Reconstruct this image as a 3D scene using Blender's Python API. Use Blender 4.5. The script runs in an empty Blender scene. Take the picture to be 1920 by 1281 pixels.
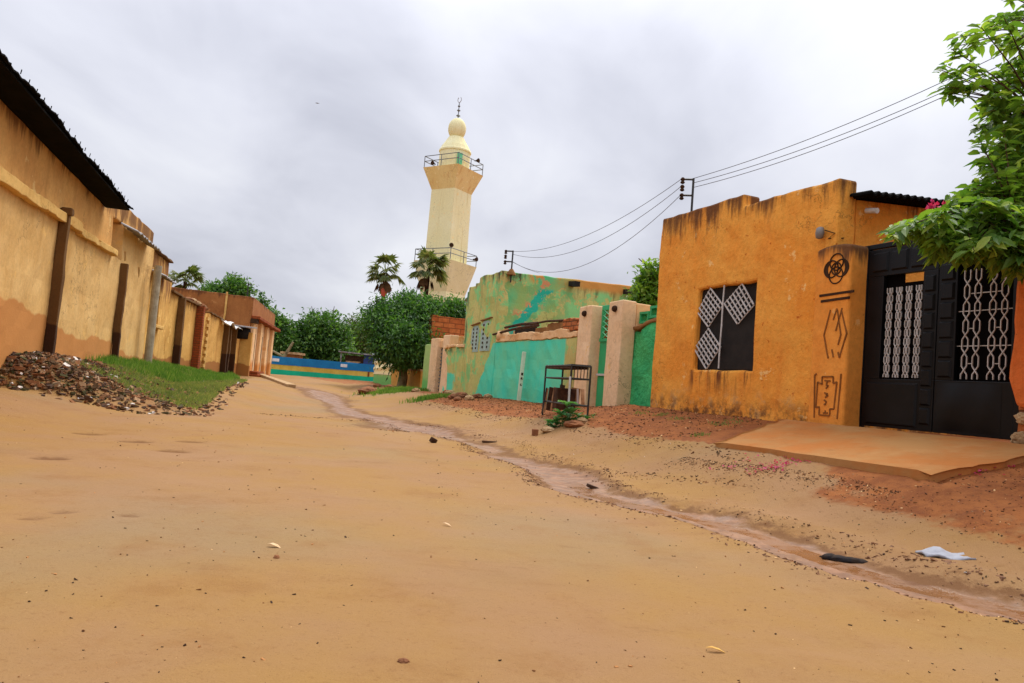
import bpy, math, random
import numpy as np
from mathutils import Vector, Matrix
sc = bpy.context.scene
C = sc.collection
PI = math.pi
# ---------------------------------------------------------------- camera, sky, sun, exposure
FPX, CX, CY = 1400.0, 960.0, 640.5            # focal length and centre in photo pixels (1920 wide)
PITCH, ROLL, EYE = math.radians(3.33), math.radians(4.6), 0.85
f0 = Vector((0, math.cos(PITCH), math.sin(PITCH))); u0 = Vector((0, -math.sin(PITCH), math.cos(PITCH))); r0 = Vector((1, 0, 0))
cr = r0*math.cos(ROLL) + u0*math.sin(ROLL); cu = -r0*math.sin(ROLL) + u0*math.cos(ROLL)
cam = bpy.data.cameras.new('camera'); camo = bpy.data.objects.new('camera', cam); C.objects.link(camo)
cam.sensor_width = 36; cam.lens = FPX*36/1920; cam.clip_end = 3000; cam.clip_start = 0.05
camo.matrix_world = Matrix(((cr.x, cu.x, -f0.x, 0), (cr.y, cu.y, -f0.y, 0), (cr.z, cu.z, -f0.z, EYE), (0, 0, 0, 1)))
sc.camera = camo
sc.view_settings.view_transform = 'Standard'; sc.view_settings.look = 'None'
sc.view_settings.exposure = 1.0; sc.view_settings.gamma = 1.0
SUN_EL, SUN_AZ = math.radians(58), math.radians(25)      # azimuth from +Y towards +X
w = bpy.data.worlds.new('World'); sc.world = w; w.use_nodes = True
nt = w.node_tree; nt.nodes.clear()
def wn(t, **k):
    n = nt.nodes.new(t)
    for a, b in k.items(): setattr(n, a, b)
    return n
def wm(op, a, b=None, clamp=False):
    n = wn('ShaderNodeMath', operation=op, use_clamp=clamp)
    for i, v in enumerate((a, b)):
        if v is None: continue
        if isinstance(v, (int, float)): n.inputs[i].default_value = v
        else: nt.links.new(v, n.inputs[i])
    return n.outputs[0]
out = wn('ShaderNodeOutputWorld'); bg = wn('ShaderNodeBackground'); bg.inputs['Strength'].default_value = 0.1
nt.links.new(bg.outputs[0], out.inputs[0])
sky = wn('ShaderNodeTexSky', sky_type='NISHITA', sun_disc=False)
sky.sun_elevation = SUN_EL; sky.sun_rotation = SUN_AZ; sky.dust_density = 3.0
tc = wn('ShaderNodeTexCoord'); sep = wn('ShaderNodeSeparateXYZ'); nt.links.new(tc.outputs['Generated'], sep.inputs[0])
zc = wm('MAXIMUM', sep.outputs[2], 0.0)
den = wm('ADD', zc, 0.22)
cmb = wn('ShaderNodeCombineXYZ')
nt.links.new(wm('DIVIDE', sep.outputs[0], den), cmb.inputs[0]); nt.links.new(wm('DIVIDE', sep.outputs[1], den), cmb.inputs[1])
def wnoise(scale, detail, rough, loc, dist=0.0, stretch=(1, 1, 1), rot=0):
    mp = wn('ShaderNodeMapping'); mp.inputs['Location'].default_value = loc; mp.inputs['Scale'].default_value = stretch
    mp.inputs['Rotation'].default_value = (0, 0, rot)
    nt.links.new(cmb.outputs[0], mp.inputs[0])
    n = wn('ShaderNodeTexNoise'); n.inputs['Scale'].default_value = scale; n.inputs['Detail'].default_value = detail
    n.inputs['Roughness'].default_value = rough; n.inputs['Distortion'].default_value = dist
    nt.links.new(mp.outputs[0], n.inputs['Vector']); return n.outputs[0]
n1 = wnoise(0.9, 5, 0.5, (3.1, 1.7, 0), 0.3, (1, 0.8, 1), 0.5)
n2 = wnoise(2.3, 5, 0.5, (7.7, 2.2, 0), 0.4, (1.0, 0.6, 1), 0.7)
cl = wm('ADD', wm('MULTIPLY', n1, 0.62), wm('MULTIPLY', n2, 0.38))
cl = wm('ADD', cl, wm('MULTIPLY', sep.outputs[0], 0.07))           # thinner cloud towards the right
ramp = wn('ShaderNodeValToRGB'); nt.links.new(cl, ramp.inputs[0])
els = ramp.color_ramp.elements
els[0].position = 0.36; els[0].color = (3.1, 3.2, 3.7, 1)
els[1].position = 0.64; els[1].color = (5.05, 5.15, 5.5, 1)
e = els.new(0.5); e.color = (4.15, 4.25, 4.75, 1)
grad = wm('ADD', wm('MULTIPLY', wm('POWER', zc, 2.0), 1.5), 0.80)        # an overcast sky is brighter overhead
vm = wn('ShaderNodeVectorMath', operation='SCALE'); nt.links.new(ramp.outputs[0], vm.inputs[0]); nt.links.new(grad, vm.inputs['Scale'])
mx = wn('ShaderNodeMix', data_type='RGBA'); mx.inputs['Factor'].default_value = 0.985
nt.links.new(sky.outputs[0], mx.inputs['A']); nt.links.new(vm.outputs[0], mx.inputs['B'])
nt.links.new(mx.outputs['Result'], bg.inputs['Color'])
sl = bpy.data.lights.new('sun', 'SUN'); sl.energy = 1.6; sl.angle = math.radians(35); sl.color = (1, 0.95, 0.86)
so = bpy.data.objects.new('sun', sl); C.objects.link(so)
sd = Vector((math.sin(SUN_AZ)*math.cos(SUN_EL), math.cos(SUN_AZ)*math.cos(SUN_EL), math.sin(SUN_EL)))
so.rotation_euler = sd.to_track_quat('Z', 'Y').to_euler(); so.location = (0, 0, 40)

# ---------------------------------------------------------------- geometry helpers
def ray(px, py): return f0 + cr*((px-CX)/FPX) - cu*((py-CY)/FPX)
ORG = Vector((0, 0, EYE))
def at(px, py, Y): d = ray(px, py); return ORG + d*(Y/d.y)
class Frame:                                   # a wall line: s along it, q out of it (to the street), z up
    def __init__(s, p, d, side):
        l = math.hypot(*d); s.p = Vector((p[0], p[1], 0)); s.d = Vector((d[0]/l, d[1]/l, 0)); s.n = Vector((-s.d.y, s.d.x, 0))*side
    def W(f, s, q, z): return f.p + f.d*s + f.n*q + Vector((0, 0, z))
    def hit(f, px, py, q=0):
        d = ray(px, py); p = f.p + f.n*q; t = (p-ORG).dot(f.n)/d.dot(f.n); P = ORG + d*t
        return (P-f.p).dot(f.d), P.z
    def hits(f, px, py, s):                     # on the cross plane at s -> (q, z)
        d = ray(px, py); p = f.p + f.d*s; t = (p-ORG).dot(f.d)/d.dot(f.d); P = ORG + d*t
        return (P-f.p).dot(f.n), P.z
RF = Frame((2.3, 12.8), (-.4, 1), 1)
LF = Frame((-7.5, 12.0), (-.29, 1), -1)
L4 = Frame((-10.8, 23.3), (-.18, 1), -1)
random.seed(7); rng = np.random.default_rng(7)
def lat(ix, iy, seed): 
    h = (ix.astype(np.int64)*374761393 + iy.astype(np.int64)*668265263 + seed*1442695041) & 0x7fffffff
    h = ((h ^ (h >> 13))*1274126177) & 0x7fffffff
    return ((h ^ (h >> 16)) & 0xffff)/65535.0
def vn(x, y, seed=0):
    x = np.asarray(x, float); y = np.asarray(y, float); ix = np.floor(x); iy = np.floor(y); fx = x-ix; fy = y-iy
    fx = fx*fx*(3-2*fx); fy = fy*fy*(3-2*fy)
    a = lat(ix, iy, seed); b = lat(ix+1, iy, seed); c = lat(ix, iy+1, seed); d = lat(ix+1, iy+1, seed)
    return (a*(1-fx)+b*fx)*(1-fy) + (c*(1-fx)+d*fx)*fy
def fbm(x, y, seed=0, o=4):
    r = 0; a = .5
    for i in range(o): r = r + a*vn(np.asarray(x)*2**i, np.asarray(y)*2**i, seed+i); a *= .5
    return r/(1-.5**o)
def ss(x, a, b): t = np.clip((np.asarray(x, float)-a)/(b-a), 0, 1); return t*t*(3-2*t)
def sq(F, x, y):
    dx = x-F.p.x; dy = y-F.p.y; return dx*F.d.x+dy*F.d.y, dx*F.n.x+dy*F.n.y
def gut_q(s): return 3.45 + .18*np.sin(s*.9) + .12*np.sin(s*2.3+1)
def zg(x, y, fine=True):
    x = np.asarray(x, float); y = np.asarray(y, float)
    s, q = sq(RF, x, y)
    base = np.interp(s, [-9, -4.4, 0, 1.4, 2.6, 7.4, 11, 14, 20, 30, 50], [.66, .66, .68, .57, .51, .5, .45, .41, .42, .25, .1])
    pr = np.interp(q/3.4, [-1, .1, .35, .5, .65, .8, .95], [1, .985, .76, .50, .25, .07, 0.0])
    pr = pr*ss(y, -6, 0)
    z = base*pr
    u_ = np.clip((q-.12)/1.6, -.2, 1.2); sp_ = .685+(SLABZ-.685)*u_-.045
    z = z + (np.minimum(z, sp_)-z)*ss(s, -9.6, -9.0)*ss(s, -3.3, -3.6)*ss(q, 2.3, 1.75)
    s2, q2 = sq(LF, x, y)
    b2 = np.interp(s2, [-6, -3, 0, 5, 9, 13, 20, 31, 45], [.72, .72, .70, .62, .61, .52, .44, .3, .12])
    wd = np.interp(s2, [-4, 0, 4, 12, 20], [2.6, 2.4, 2.6, 2.5, 2.2])
    t = q2/wd
    p2 = np.interp(t, [-1, .05, .3, .6, .85, 1.05], [1, .98, .78, .34, .1, 0])
    fr_ = ss(y-.35*(x+5), 10.2, 11.6)
    z = np.maximum(z, b2*p2*fr_)
    z = np.maximum(z, .27*ss(x, -4.6, -7.1)*ss(y, 3, 8))
    z = z + .02*np.exp(-((s2+.6)/1.7)**2)*ss(q2, -1.2, .1)*np.exp(-(q2/.8)**2)*ss(y, 9.4, 10.6)
    z = z + .05*(fbm(x*.5, y*.5, 5, 3)-.5)*ss(np.hypot(x, y), 1, 6)
    if fine:
        g = np.exp(-(np.abs(q-gut_q(s)-.12*(fbm(s*1.7, s*0+2, 58, 3)-.5))/.36)**4)*ss(s, 3.0, .5)
        z = z - .042*g*(.45+.55*ss(s, 0, -3)) + .025*g*(fbm(s*3.2, q*4.5, 59, 4)-.5)
        z = z + .018*np.exp(-((q-gut_q(s)+.46)/.12)**2)*fbm(s*7, q*7, 9)*ss(s, 3, .5)*3
        z = z + .012*np.exp(-((q-gut_q(s)-.48)/.13)**2)*2.2*fbm(s*7, q*7, 19)*ss(s, 3, .5)*2
        bank = np.clip(pr*2, 0, 1)*ss(q, 3, 2)
        z = z + (.008+.05*bank)*(fbm(x*3.3, y*3.3, 11)-.5)*(q > .02)
        z = z + .010*(fbm(x*1.5, y*1.5, 21)-.5) + .003*(fbm(x*9, y*9, 31, 3)-.5)
        lm = ss(t, 1.1, .8)*fr_
        z = z + .09*lm*(fbm(x*2.5, y*2.5, 41)-.5)
        # low ledge of harder crust across the left of the road
        yl = 10.6 + .28*(x+4) + .25*np.sin(x*1.3)
        z = z + .055*ss(y-yl, .06, -.04)*ss(y-yl, -2.5, -.1)*ss(x, -5.4, -4.6)*ss(x, -.6, -1.6)
        # tyre tracks
        for qq, dep in ((2.35, .012), (4.6, .006)):
            z = z - dep*np.exp(-((q-qq-.15*np.sin(s*.6))/.12)**2)*ss(s, 4, 1)
        for fx, fy, fr in FOOT:
            kf = min(1.0, math.hypot(fx, fy)/7.5); d2 = (((x-fx)*math.cos(fr)+(y-fy)*math.sin(fr))/(.15*kf))**2 + ((-(x-fx)*math.sin(fr)+(y-fy)*math.cos(fr))/(.10*kf))**2
            z = z - .045*kf*kf*np.exp(-d2)
    z = z + (np.minimum(z, sp_)-z)*ss(s, -9.6, -9.0)*ss(s, -2.7, -3.3)*ss(q, 2.0, 1.74)
    md = .405-.022-.36*(q-1.7)+(.02*(fbm(x*4, y*4, 71, 3)-.5) if fine else 0)
    return np.where((q > 1.66) & (q < 2.7), z + (np.maximum(z, md)-z)*ss(s, -8.4, -7.2)*ss(s, -3.2, -4.0), z)
FOOT = []
SLABZ = .405
def G(px, py, fine=False):                     # where the line of sight meets the ground
    d = ray(px, py); t = .5; st = .05
    while t < 400:
        P = ORG + d*t
        if P.z <= float(zg(P.x, P.y, fine)): break
        t += st; st = .02 + .004*t
    a, b = t-st, t
    for _ in range(20):
        m = (a+b)/2; P = ORG + d*m
        if P.z <= float(zg(P.x, P.y, fine)): b = m
        else: a = m
    P = ORG + d*b; P.z = float(zg(P.x, P.y, True)); return P
FOOT = [(p.x, p.y, .3) for p in (G(95, 857), G(255, 827), G(355, 827), G(165, 812), G(325, 845), G(240, 965), G(120, 958), G(205, 1133), G(60, 970))]

ORIGIN = {}
def tag(o, label=None, cat=None, group=None, kind=None):
    for k, v in (('label', label), ('category', cat), ('group', group), ('kind', kind)):
        if v: o[k] = v
    return o
def thing(name, loc, label, cat, group=None):
    o = bpy.data.objects.new(name, None); C.objects.link(o); o.location = loc; o.empty_display_size = .2
    ORIGIN[o] = Vector(loc); return tag(o, label, cat, group)
class MB:
    def __init__(s): s.v = []; s.f = []
    def add(s, vs, fs):
        b = len(s.v); s.v.extend([tuple(v) for v in vs]); s.f.extend([tuple(b+i for i in f) for f in fs]); return s
    def hexa(s, p):                            # 8 points: bottom ring, top ring
        return s.add(p, [(3, 2, 1, 0), (4, 5, 6, 7), (0, 1, 5, 4), (1, 2, 6, 5), (2, 3, 7, 6), (3, 0, 4, 7)])
    def fbox(s, F, s0, s1, q0, q1, z0, z1):
        return s.hexa([F.W(a, b, c) for c in (z0, z1) for a, b in ((s0, q0), (s1, q0), (s1, q1), (s0, q1))])
    def box(s, c, sx, sy, sz, rz=0, tilt=None):
        R = Matrix.Rotation(rz, 3, 'Z')
        if tilt: R = R @ Matrix.Rotation(tilt[0], 3, 'X') @ Matrix.Rotation(tilt[1], 3, 'Y')
        c = Vector(c); return s.hexa([c + R @ Vector((a*sx/2, b*sy/2, d*sz/2)) for d in (-1, 1) for a, b in ((-1, -1), (1, -1), (1, 1), (-1, 1))])
    def prism(s, F, poly, q0, q1):             # polygon in (s,z), extruded from q0 to q1
        n = len(poly); v = [F.W(a, q0, z) for a, z in poly] + [F.W(a, q1, z) for a, z in poly]
        return s.add(v, [tuple(range(n))[::-1], tuple(range(n, 2*n))] + [(i, (i+1) % n, n+(i+1) % n, n+i) for i in range(n)])
    def tube(s, pts, r, n=6, r1=None, closed=False):
        pts = [Vector(p) for p in pts]; m = len(pts); b = len(s.v); prev = None
        for i, p in enumerate(pts):
            if closed: t = pts[(i+1) % m]-pts[i-1]
            else: t = pts[min(i+1, m-1)]-pts[max(i-1, 0)]
            if t.length < 1e-9: t = Vector((0, 0, 1))
            t.normalize()
            if prev is None: prev = t.orthogonal().normalized()
            a = (prev - t*prev.dot(t))
            a = a.normalized() if a.length > 1e-6 else t.orthogonal().normalized()
            prev = a; c = t.cross(a); rr = r if r1 is None else r+(r1-r)*i/(m-1)
            for k in range(n): g = 2*PI*k/n; s.v.append(tuple(p + a*(rr*math.cos(g)) + c*(rr*math.sin(g))))
        for i in range(m if closed else m-1):
            for k in range(n):
                j = (i+1) % m; s.f.append((b+i*n+k, b+i*n+(k+1) % n, b+j*n+(k+1) % n, b+j*n+k))
        if not closed: s.f.append(tuple(b+k for k in range(n))[::-1]); s.f.append(tuple(b+(m-1)*n+k for k in range(n)))
        return s
    def strip(s, F, pts, w, q0, q1):           # flat raised stroke on a wall plane, pts in (s,z)
        for (a, b), (c, d) in zip(pts[:-1], pts[1:]):
            l = math.hypot(c-a, d-b) or 1e-6; nx, nz = -(d-b)/l*w/2, (c-a)/l*w/2
            s.prism(F, [(a+nx, b+nz), (c+nx, d+nz), (c-nx, d-nz), (a-nx, b-nz)], q0, q1)
        return s
    def lathe(s, c, prof, n=24, rot=0):
        b = len(s.v); c = Vector(c)
        for r, z in prof:
            for k in range(n): g = 2*PI*k/n+rot; s.v.append((c.x+r*math.cos(g), c.y+r*math.sin(g), c.z+z))
        for i in range(len(prof)-1):
            for k in range(n): s.f.append((b+i*n+k, b+i*n+(k+1) % n, b+(i+1)*n+(k+1) % n, b+(i+1)*n+k))
        s.f.append(tuple(b+k for k in range(n))[::-1]); s.f.append(tuple(b+(len(prof)-1)*n+k for k in range(n)))
        return s
    def rock(s, c, rx, ry, rz, rot=0, seed=0, sub=1):
        rr = random.Random(seed); t = (1+5**.5)/2
        V = [Vector(v).normalized() for v in ((-1, t, 0), (1, t, 0), (-1, -t, 0), (1, -t, 0), (0, -1, t), (0, 1, t), (0, -1, -t), (0, 1, -t), (t, 0, -1), (t, 0, 1), (-t, 0, -1), (-t, 0, 1))]
        Fc = [(0, 11, 5), (0, 5, 1), (0, 1, 7), (0, 7, 10), (0, 10, 11), (1, 5, 9), (5, 11, 4), (11, 10, 2), (10, 7, 6), (7, 1, 8), (3, 9, 4), (3, 4, 2), (3, 2, 6), (3, 6, 8), (3, 8, 9), (4, 9, 5), (2, 4, 11), (6, 2, 10), (8, 6, 7), (9, 8, 1)]
        for _ in range(sub):
            cache = {}; N = []
            def mid(a, b):
                k = (min(a, b), max(a, b))
                if k not in cache: V.append((V[a]+V[b]).normalized()); cache[k] = len(V)-1
                return cache[k]
            for a, b2, c2 in Fc: x, y, z = mid(a, b2), mid(b2, c2), mid(c2, a); N += [(a, x, z), (b2, y, x), (c2, z, y), (x, y, z)]
            Fc = N
        R = Matrix.Rotation(rot, 3, 'Z'); c = Vector(c)
        return s.add([c + R @ Vector((v.x*rx*rr.uniform(.78, 1.15), v.y*ry*rr.uniform(.78, 1.15), v.z*rz*rr.uniform(.8, 1.15))) for v in V], Fc)
    def np_add(s, V, Fq):
        b = len(s.v); s.v.extend(map(tuple, V.tolist())); s.f.extend(map(tuple, (Fq+b).tolist())); return s
    def build(s, name, mat, parent=None, loc=None, smooth=False, bevel=0, seg=2):
        if parent is not None: o0 = ORIGIN[parent]
        else: o0 = Vector(loc) if loc is not None else Vector((0, 0, 0))
        me = bpy.data.meshes.new(name); A = np.array(s.v, float) - np.array(o0)
        me.from_pydata(A.tolist(), [], s.f); me.materials.append(mat); me.update()
        if smooth: me.polygons.foreach_set('use_smooth', [True]*len(me.polygons))
        o = bpy.data.objects.new(name, me); C.objects.link(o); ORIGIN[o] = o0
        if parent is not None: o.parent = parent
        else: o.location = o0
        if bevel:
            m = o.modifiers.new('bevel', 'BEVEL'); m.width = bevel; m.segments = seg; m.limit_method = 'ANGLE'; m.angle_limit = math.radians(50)
        return o
def cellwall(mb, F, s0, s1, z0, z1, q0, q1, holes=(), step=.22, wob=.012, warp=None, seed=0):
    def lines(a, b, ex):
        L = set(round(a+(b-a)*i/max(1, int((b-a)/step)), 4) for i in range(max(1, int((b-a)/step))+1))
        L = [l for l in L if all(abs(l-e) > .05 for e in ex)] + [e for e in ex if a <= e <= b]
        return sorted(set([a, b]+[l for l in L if a+.02 < l < b-.02]))
    S = lines(s0, s1, [h[0] for h in holes]+[h[1] for h in holes]); Z = lines(z0, z1, [h[2] for h in holes]+[h[3] for h in holes])
    ns, nz = len(S)-1, len(Z)-1
    fill = [[not any(h[0]-.001 <= (S[i]+S[i+1])/2 <= h[1]+.001 and h[2]-.001 <= (Z[j]+Z[j+1])/2 <= h[3]+.001 for h in holes) for j in range(nz)] for i in range(ns)]
    vid = {}
    def v(i, j, k):
        if (i, j, k) not in vid:
            a, b, c = S[i], (q0, q1)[k], Z[j]
            if warp: a, b, c = warp(a, b, c)
            if wob:
                n = lambda sd: float(vn(a*2.1+k*17.3, c*2.1+k*9.1, sd+seed))-.5
                m = lambda sd: float(vn(a*6.5+k*17.3, c*6.5+k*9.1, sd+seed))-.5
                a, b, c = a+wob*(n(51)+m(52)), b+wob*(2*n(53)+m(54)), c+wob*(n(55)+1.4*m(56))*1.2
            mb.v.append(tuple(F.W(a, b, c))); vid[(i, j, k)] = len(mb.v)-1
        return vid[(i, j, k)]
    ok = lambda i, j: 0 <= i < ns and 0 <= j < nz and fill[i][j]
    for i in range(ns):
        for j in range(nz):
            if not fill[i][j]: continue
            mb.f.append((v(i, j, 1), v(i+1, j, 1), v(i+1, j+1, 1), v(i, j+1, 1))); mb.f.append((v(i, j, 0), v(i, j+1, 0), v(i+1, j+1, 0), v(i+1, j, 0)))
            for (di, dj), (a, b) in (((-1, 0), ((i, j), (i, j+1))), ((1, 0), ((i+1, j+1), (i+1, j))), ((0, -1), ((i+1, j), (i, j))), ((0, 1), ((i, j+1), (i+1, j+1)))):
                if not ok(i+di, j+dj): mb.f.append((v(*a, 0), v(*a, 1), v(*b, 1), v(*b, 0)))
    return mb

# ---------------------------------------------------------------- materials
def lin(r, g, b, k=1.0):
    f = lambda c: (c/255/12.92 if c/255 <= .04045 else ((c/255+.055)/1.055)**2.4)*k
    return (f(r), f(g), f(b), 1)
class Mat:
    def __init__(s, name, rough=.9, spec=.25):
        s.m = bpy.data.materials.new(name); s.m.use_nodes = True; s.t = s.m.node_tree; s.b = s.t.nodes['Principled BSDF']
        s.b.inputs['Roughness'].default_value = rough; s.b.inputs['Specular IOR Level'].default_value = spec
        s.g = s.t.nodes.new('ShaderNodeNewGeometry'); s.P = s.g.outputs['Position']; s.h = None
    def set(s, n, i, v):
        if hasattr(v, 'links'): s.t.links.new(v, n.inputs[i])
        else: n.inputs[i].default_value = v
    def m_(s, op, a, b=0.0, clamp=False):
        n = s.t.nodes.new('ShaderNodeMath'); n.operation = op; n.use_clamp = clamp; s.set(n, 0, a); s.set(n, 1, b); return n.outputs[0]
    def noise(s, scale, detail=4, rough=.6, vec=(1, 1, 1), dist=0, src=None, off=0):
        mp = s.t.nodes.new('ShaderNodeMapping'); mp.inputs['Scale'].default_value = vec; mp.inputs['Location'].default_value = (off, off*.7, off*.3)
        s.t.links.new(src or s.P, mp.inputs[0])
        n = s.t.nodes.new('ShaderNodeTexNoise'); n.inputs['Scale'].default_value = scale; n.inputs['Detail'].default_value = detail
        n.inputs['Roughness'].default_value = rough; n.inputs['Distortion'].default_value = dist
        s.t.links.new(mp.outputs[0], n.inputs['Vector']); return n.outputs[0]
    def rg(s, f, a, b, c=0.0, d=1.0, smooth=True):
        n = s.t.nodes.new('ShaderNodeMapRange'); n.interpolation_type = 'SMOOTHSTEP' if smooth else 'LINEAR'
        for i, v in enumerate((f, a, b, c, d)): s.set(n, i, v)
        return n.outputs[0]
    def mix(s, f, a, b, blend='MIX'):
        n = s.t.nodes.new('ShaderNodeMix'); n.data_type = 'RGBA'; n.blend_type = blend
        s.set(n, 'Factor', f); s.set(n, 'A', a); s.set(n, 'B', b)
        for k, v in (('A', a), ('B', b)):
            pass
        return n.outputs['Result']
    def xyz(s, src=None):
        n = s.t.nodes.new('ShaderNodeSeparateXYZ'); s.t.links.new(src or s.P, n.inputs[0]); return n.outputs
    def scoord(s, F):                            # distance along a wall line
        n = s.t.nodes.new('ShaderNodeVectorMath'); n.operation = 'DOT_PRODUCT'; s.t.links.new(s.P, n.inputs[0]); n.inputs[1].default_value = F.d
        return s.m_('SUBTRACT', n.outputs['Value'], F.p.dot(F.d))
    def qcoord(s, F):
        n = s.t.nodes.new('ShaderNodeVectorMath'); n.operation = 'DOT_PRODUCT'; s.t.links.new(s.P, n.inputs[0]); n.inputs[1].default_value = F.n
        return s.m_('SUBTRACT', n.outputs['Value'], F.p.dot(F.n))
    def comb(s, x, y, z=0.0):
        n = s.t.nodes.new('ShaderNodeCombineXYZ')
        for i, v in enumerate((x, y, z)): s.set(n, i, v)
        return n.outputs[0]
    def col(s, c): s.set(s.b, 'Base Color', c); return s
    def bump(s, h, strength=.5, dist=.02):
        n = s.t.nodes.new('ShaderNodeBump'); n.inputs['Strength'].default_value = strength; n.inputs['Distance'].default_value = dist
        s.t.links.new(h, n.inputs['Height']); s.t.links.new(n.outputs[0], s.b.inputs['Normal']); return s
def simple(name, c1, c2=None, rough=.8, spec=.3, scale=6, bump=.2, metal=0):
    m = Mat(name, rough, spec)
    m.col(m.mix(m.rg(m.noise(scale), .3, .7), c1, c2) if c2 else c1); m.b.inputs['Metallic'].default_value = metal
    if bump: m.bump(m.noise(scale*6), bump, .01)
    return m.m
def stucco(name, c1, c2, c3=None, c3t=.6, top=None, topcol=None, toplen=.7, topamt=.62, damp=None, dampz=None, dampw=.15, dampn=.35, chips=None, chipt=.68, bstr=.5, rough=.92, fscale=1.2, drip=None, dampslope=0, crack=True):
    m = Mat(name, rough, .2); z = m.xyz()[2]
    c = m.mix(m.rg(m.noise(fscale, 6, .65), .33, .67), c1, c2)
    mott = m.noise(14, 5, .7, off=3)
    c = m.mix(m.rg(mott, .35, .75, 0, .35), c, m.mix(.5, c, (.02, .012, .006, 1)))
    if c3: c = m.mix(m.rg(m.noise(2.3, 7, .7, off=11), c3t, c3t+.025), c, c3)
    if chips: c = m.mix(m.rg(m.noise(9, 6, .75, off=23), chipt, chipt+.04), c, chips)
    if crack:
        ck = m.m_('MULTIPLY', m.rg(m.m_('ABSOLUTE', m.m_('SUBTRACT', m.noise(1.05, 7, .62, off=83), .5)), .006, .0015), m.rg(m.noise(.6, 3, .5, off=87), .5, .6))
        c = m.mix(m.m_('MULTIPLY', ck, .65), c, m.mix(.75, c, (.03, .015, .008, 1)))
    if drip:                                    # faint vertical run marks
        c = m.mix(m.rg(m.noise(3.2, 4, .6, (1, 1, .08), off=31), .52, .75, 0, .5), c, drip)
    if damp:
        zz = m.m_('SUBTRACT', z, m.m_('MULTIPLY', m.m_('SUBTRACT', m.noise(.75, 4, .5, (1, 1, .25), off=5), .5), dampn*2.4))
        if dampslope: zz = m.m_('ADD', zz, m.m_('MULTIPLY', m.scoord(LF), dampslope))
        c = m.mix(m.rg(zz, dampz+dampw/2, dampz-dampw/2), c, damp)
    if top:
        st = m.noise(2.6, 5, .7, (1, 1, .10), off=17); fine = m.noise(9, 4, .7, (1, 1, .16), off=19)
        mk = m.m_('ADD', m.m_('MULTIPLY', st, .65), m.m_('MULTIPLY', fine, .35))
        g = m.rg(z, top-toplen, top, 0, 1, False)
        k = m.rg(m.m_('ADD', mk, m.m_('MULTIPLY', g, .34)), topamt, topamt+.16)
        c = m.mix(m.m_('MULTIPLY', k, .9), c, topcol)
    m.col(c)
    h = m.m_('ADD', m.m_('MULTIPLY', m.noise(24, 6, .7), .6), m.m_('MULTIPLY', m.noise(5, 4, .6, off=7), 1.0))
    m.bump(h, bstr, .03); return m
M = {}
DIRT = lin(70, 45, 28)
om = stucco('orange_plaster', lin(244, 172, 74), lin(238, 152, 56), lin(244, 194, 120), .62, 3.86, lin(88, 54, 36), .9, .69, chips=lin(190, 95, 25), chipt=.62, bstr=.75, drip=lin(214, 124, 44))
# worn pale plaster near the footing
zz = om.xyz()[2]; base = om.b.inputs['Base Color'].links[0].from_socket
wear = om.m_('MULTIPLY', om.rg(zz, 1.15, .75), om.rg(om.noise(3.5, 6, .7, off=41), .5, .62))
base = om.mix(om.m_('MULTIPLY', wear, .8), base, lin(206, 160, 104))
base = om.mix(om.m_('MULTIPLY', om.rg(zz, .98, .70), om.rg(om.noise(5, 5, .7, off=44), .4, .62)), base, lin(120, 78, 42))
# run marks under the window
s_ = om.scoord(RF)
wm_ = om.m_('MULTIPLY', om.m_('MULTIPLY', om.rg(s_, -2.8, -2.65), om.rg(s_, -1.25, -1.4)), om.m_('MULTIPLY', om.rg(zz, .85, 1.25), om.rg(zz, 1.32, 1.3)))
base = om.mix(om.m_('MULTIPLY', wm_, om.rg(om.noise(7, 4, .7, (1, 1, .12), off=47), .48, .66)), base, lin(112, 66, 38))
om.col(base)
M['orange'] = om.m
M['orange_pier'] = stucco('orange_pier_plaster', lin(240, 162, 72), lin(232, 146, 58), lin(240, 180, 106), .62, 2.85, lin(80, 55, 40), .45, .66, bstr=.4).m
M['red_orange'] = stucco('red_orange_plaster', lin(236, 128, 62), lin(222, 112, 50), lin(214, 146, 88), .64, None, chips=lin(120, 66, 34), chipt=.66, bstr=.8).m
m = stucco('tan_plaster', lin(222, 182, 118), lin(208, 164, 98), lin(222, 178, 106), .6, None, None, damp=lin(190, 130, 70), dampz=1.34, dampw=.05, dampn=.30, dampslope=.075, bstr=.22, drip=lin(170, 124, 62))
M['tan'] = m.m
M['tan_upper'] = stucco('tan_upper_plaster', lin(216, 166, 96), lin(200, 146, 80), lin(212, 174, 110), .62, 3.95, lin(110, 72, 36), .6, .7, bstr=.25, drip=lin(166, 118, 62)).m
M['tan_low'] = stucco('tan_low_plaster', lin(222, 174, 96), lin(208, 156, 80), lin(228, 182, 102), .58, 2.9, lin(120, 74, 36), 1.2, .72, damp=lin(164, 108, 54), dampz=.85, dampw=.06, dampn=.3, bstr=.25, drip=lin(178, 118, 48)).m
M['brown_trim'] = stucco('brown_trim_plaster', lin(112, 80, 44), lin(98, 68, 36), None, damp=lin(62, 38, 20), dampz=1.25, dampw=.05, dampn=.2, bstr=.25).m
M['pale_trim'] = stucco('pale_trim_plaster', lin(222, 180, 106), lin(206, 162, 90), lin(190, 140, 72), .6, bstr=.35).m
M['brown_house'] = stucco('brown_house_plaster', lin(164, 108, 60), lin(150, 94, 50), lin(174, 120, 70), .6, 4.1, lin(96, 60, 36), .5, .72, bstr=.2, drip=lin(130, 80, 44)).m
M['cream'] = stucco('cream_plaster', lin(240, 206, 164), lin(232, 194, 148), lin(230, 188, 130), .62, bstr=.2).m
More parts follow.
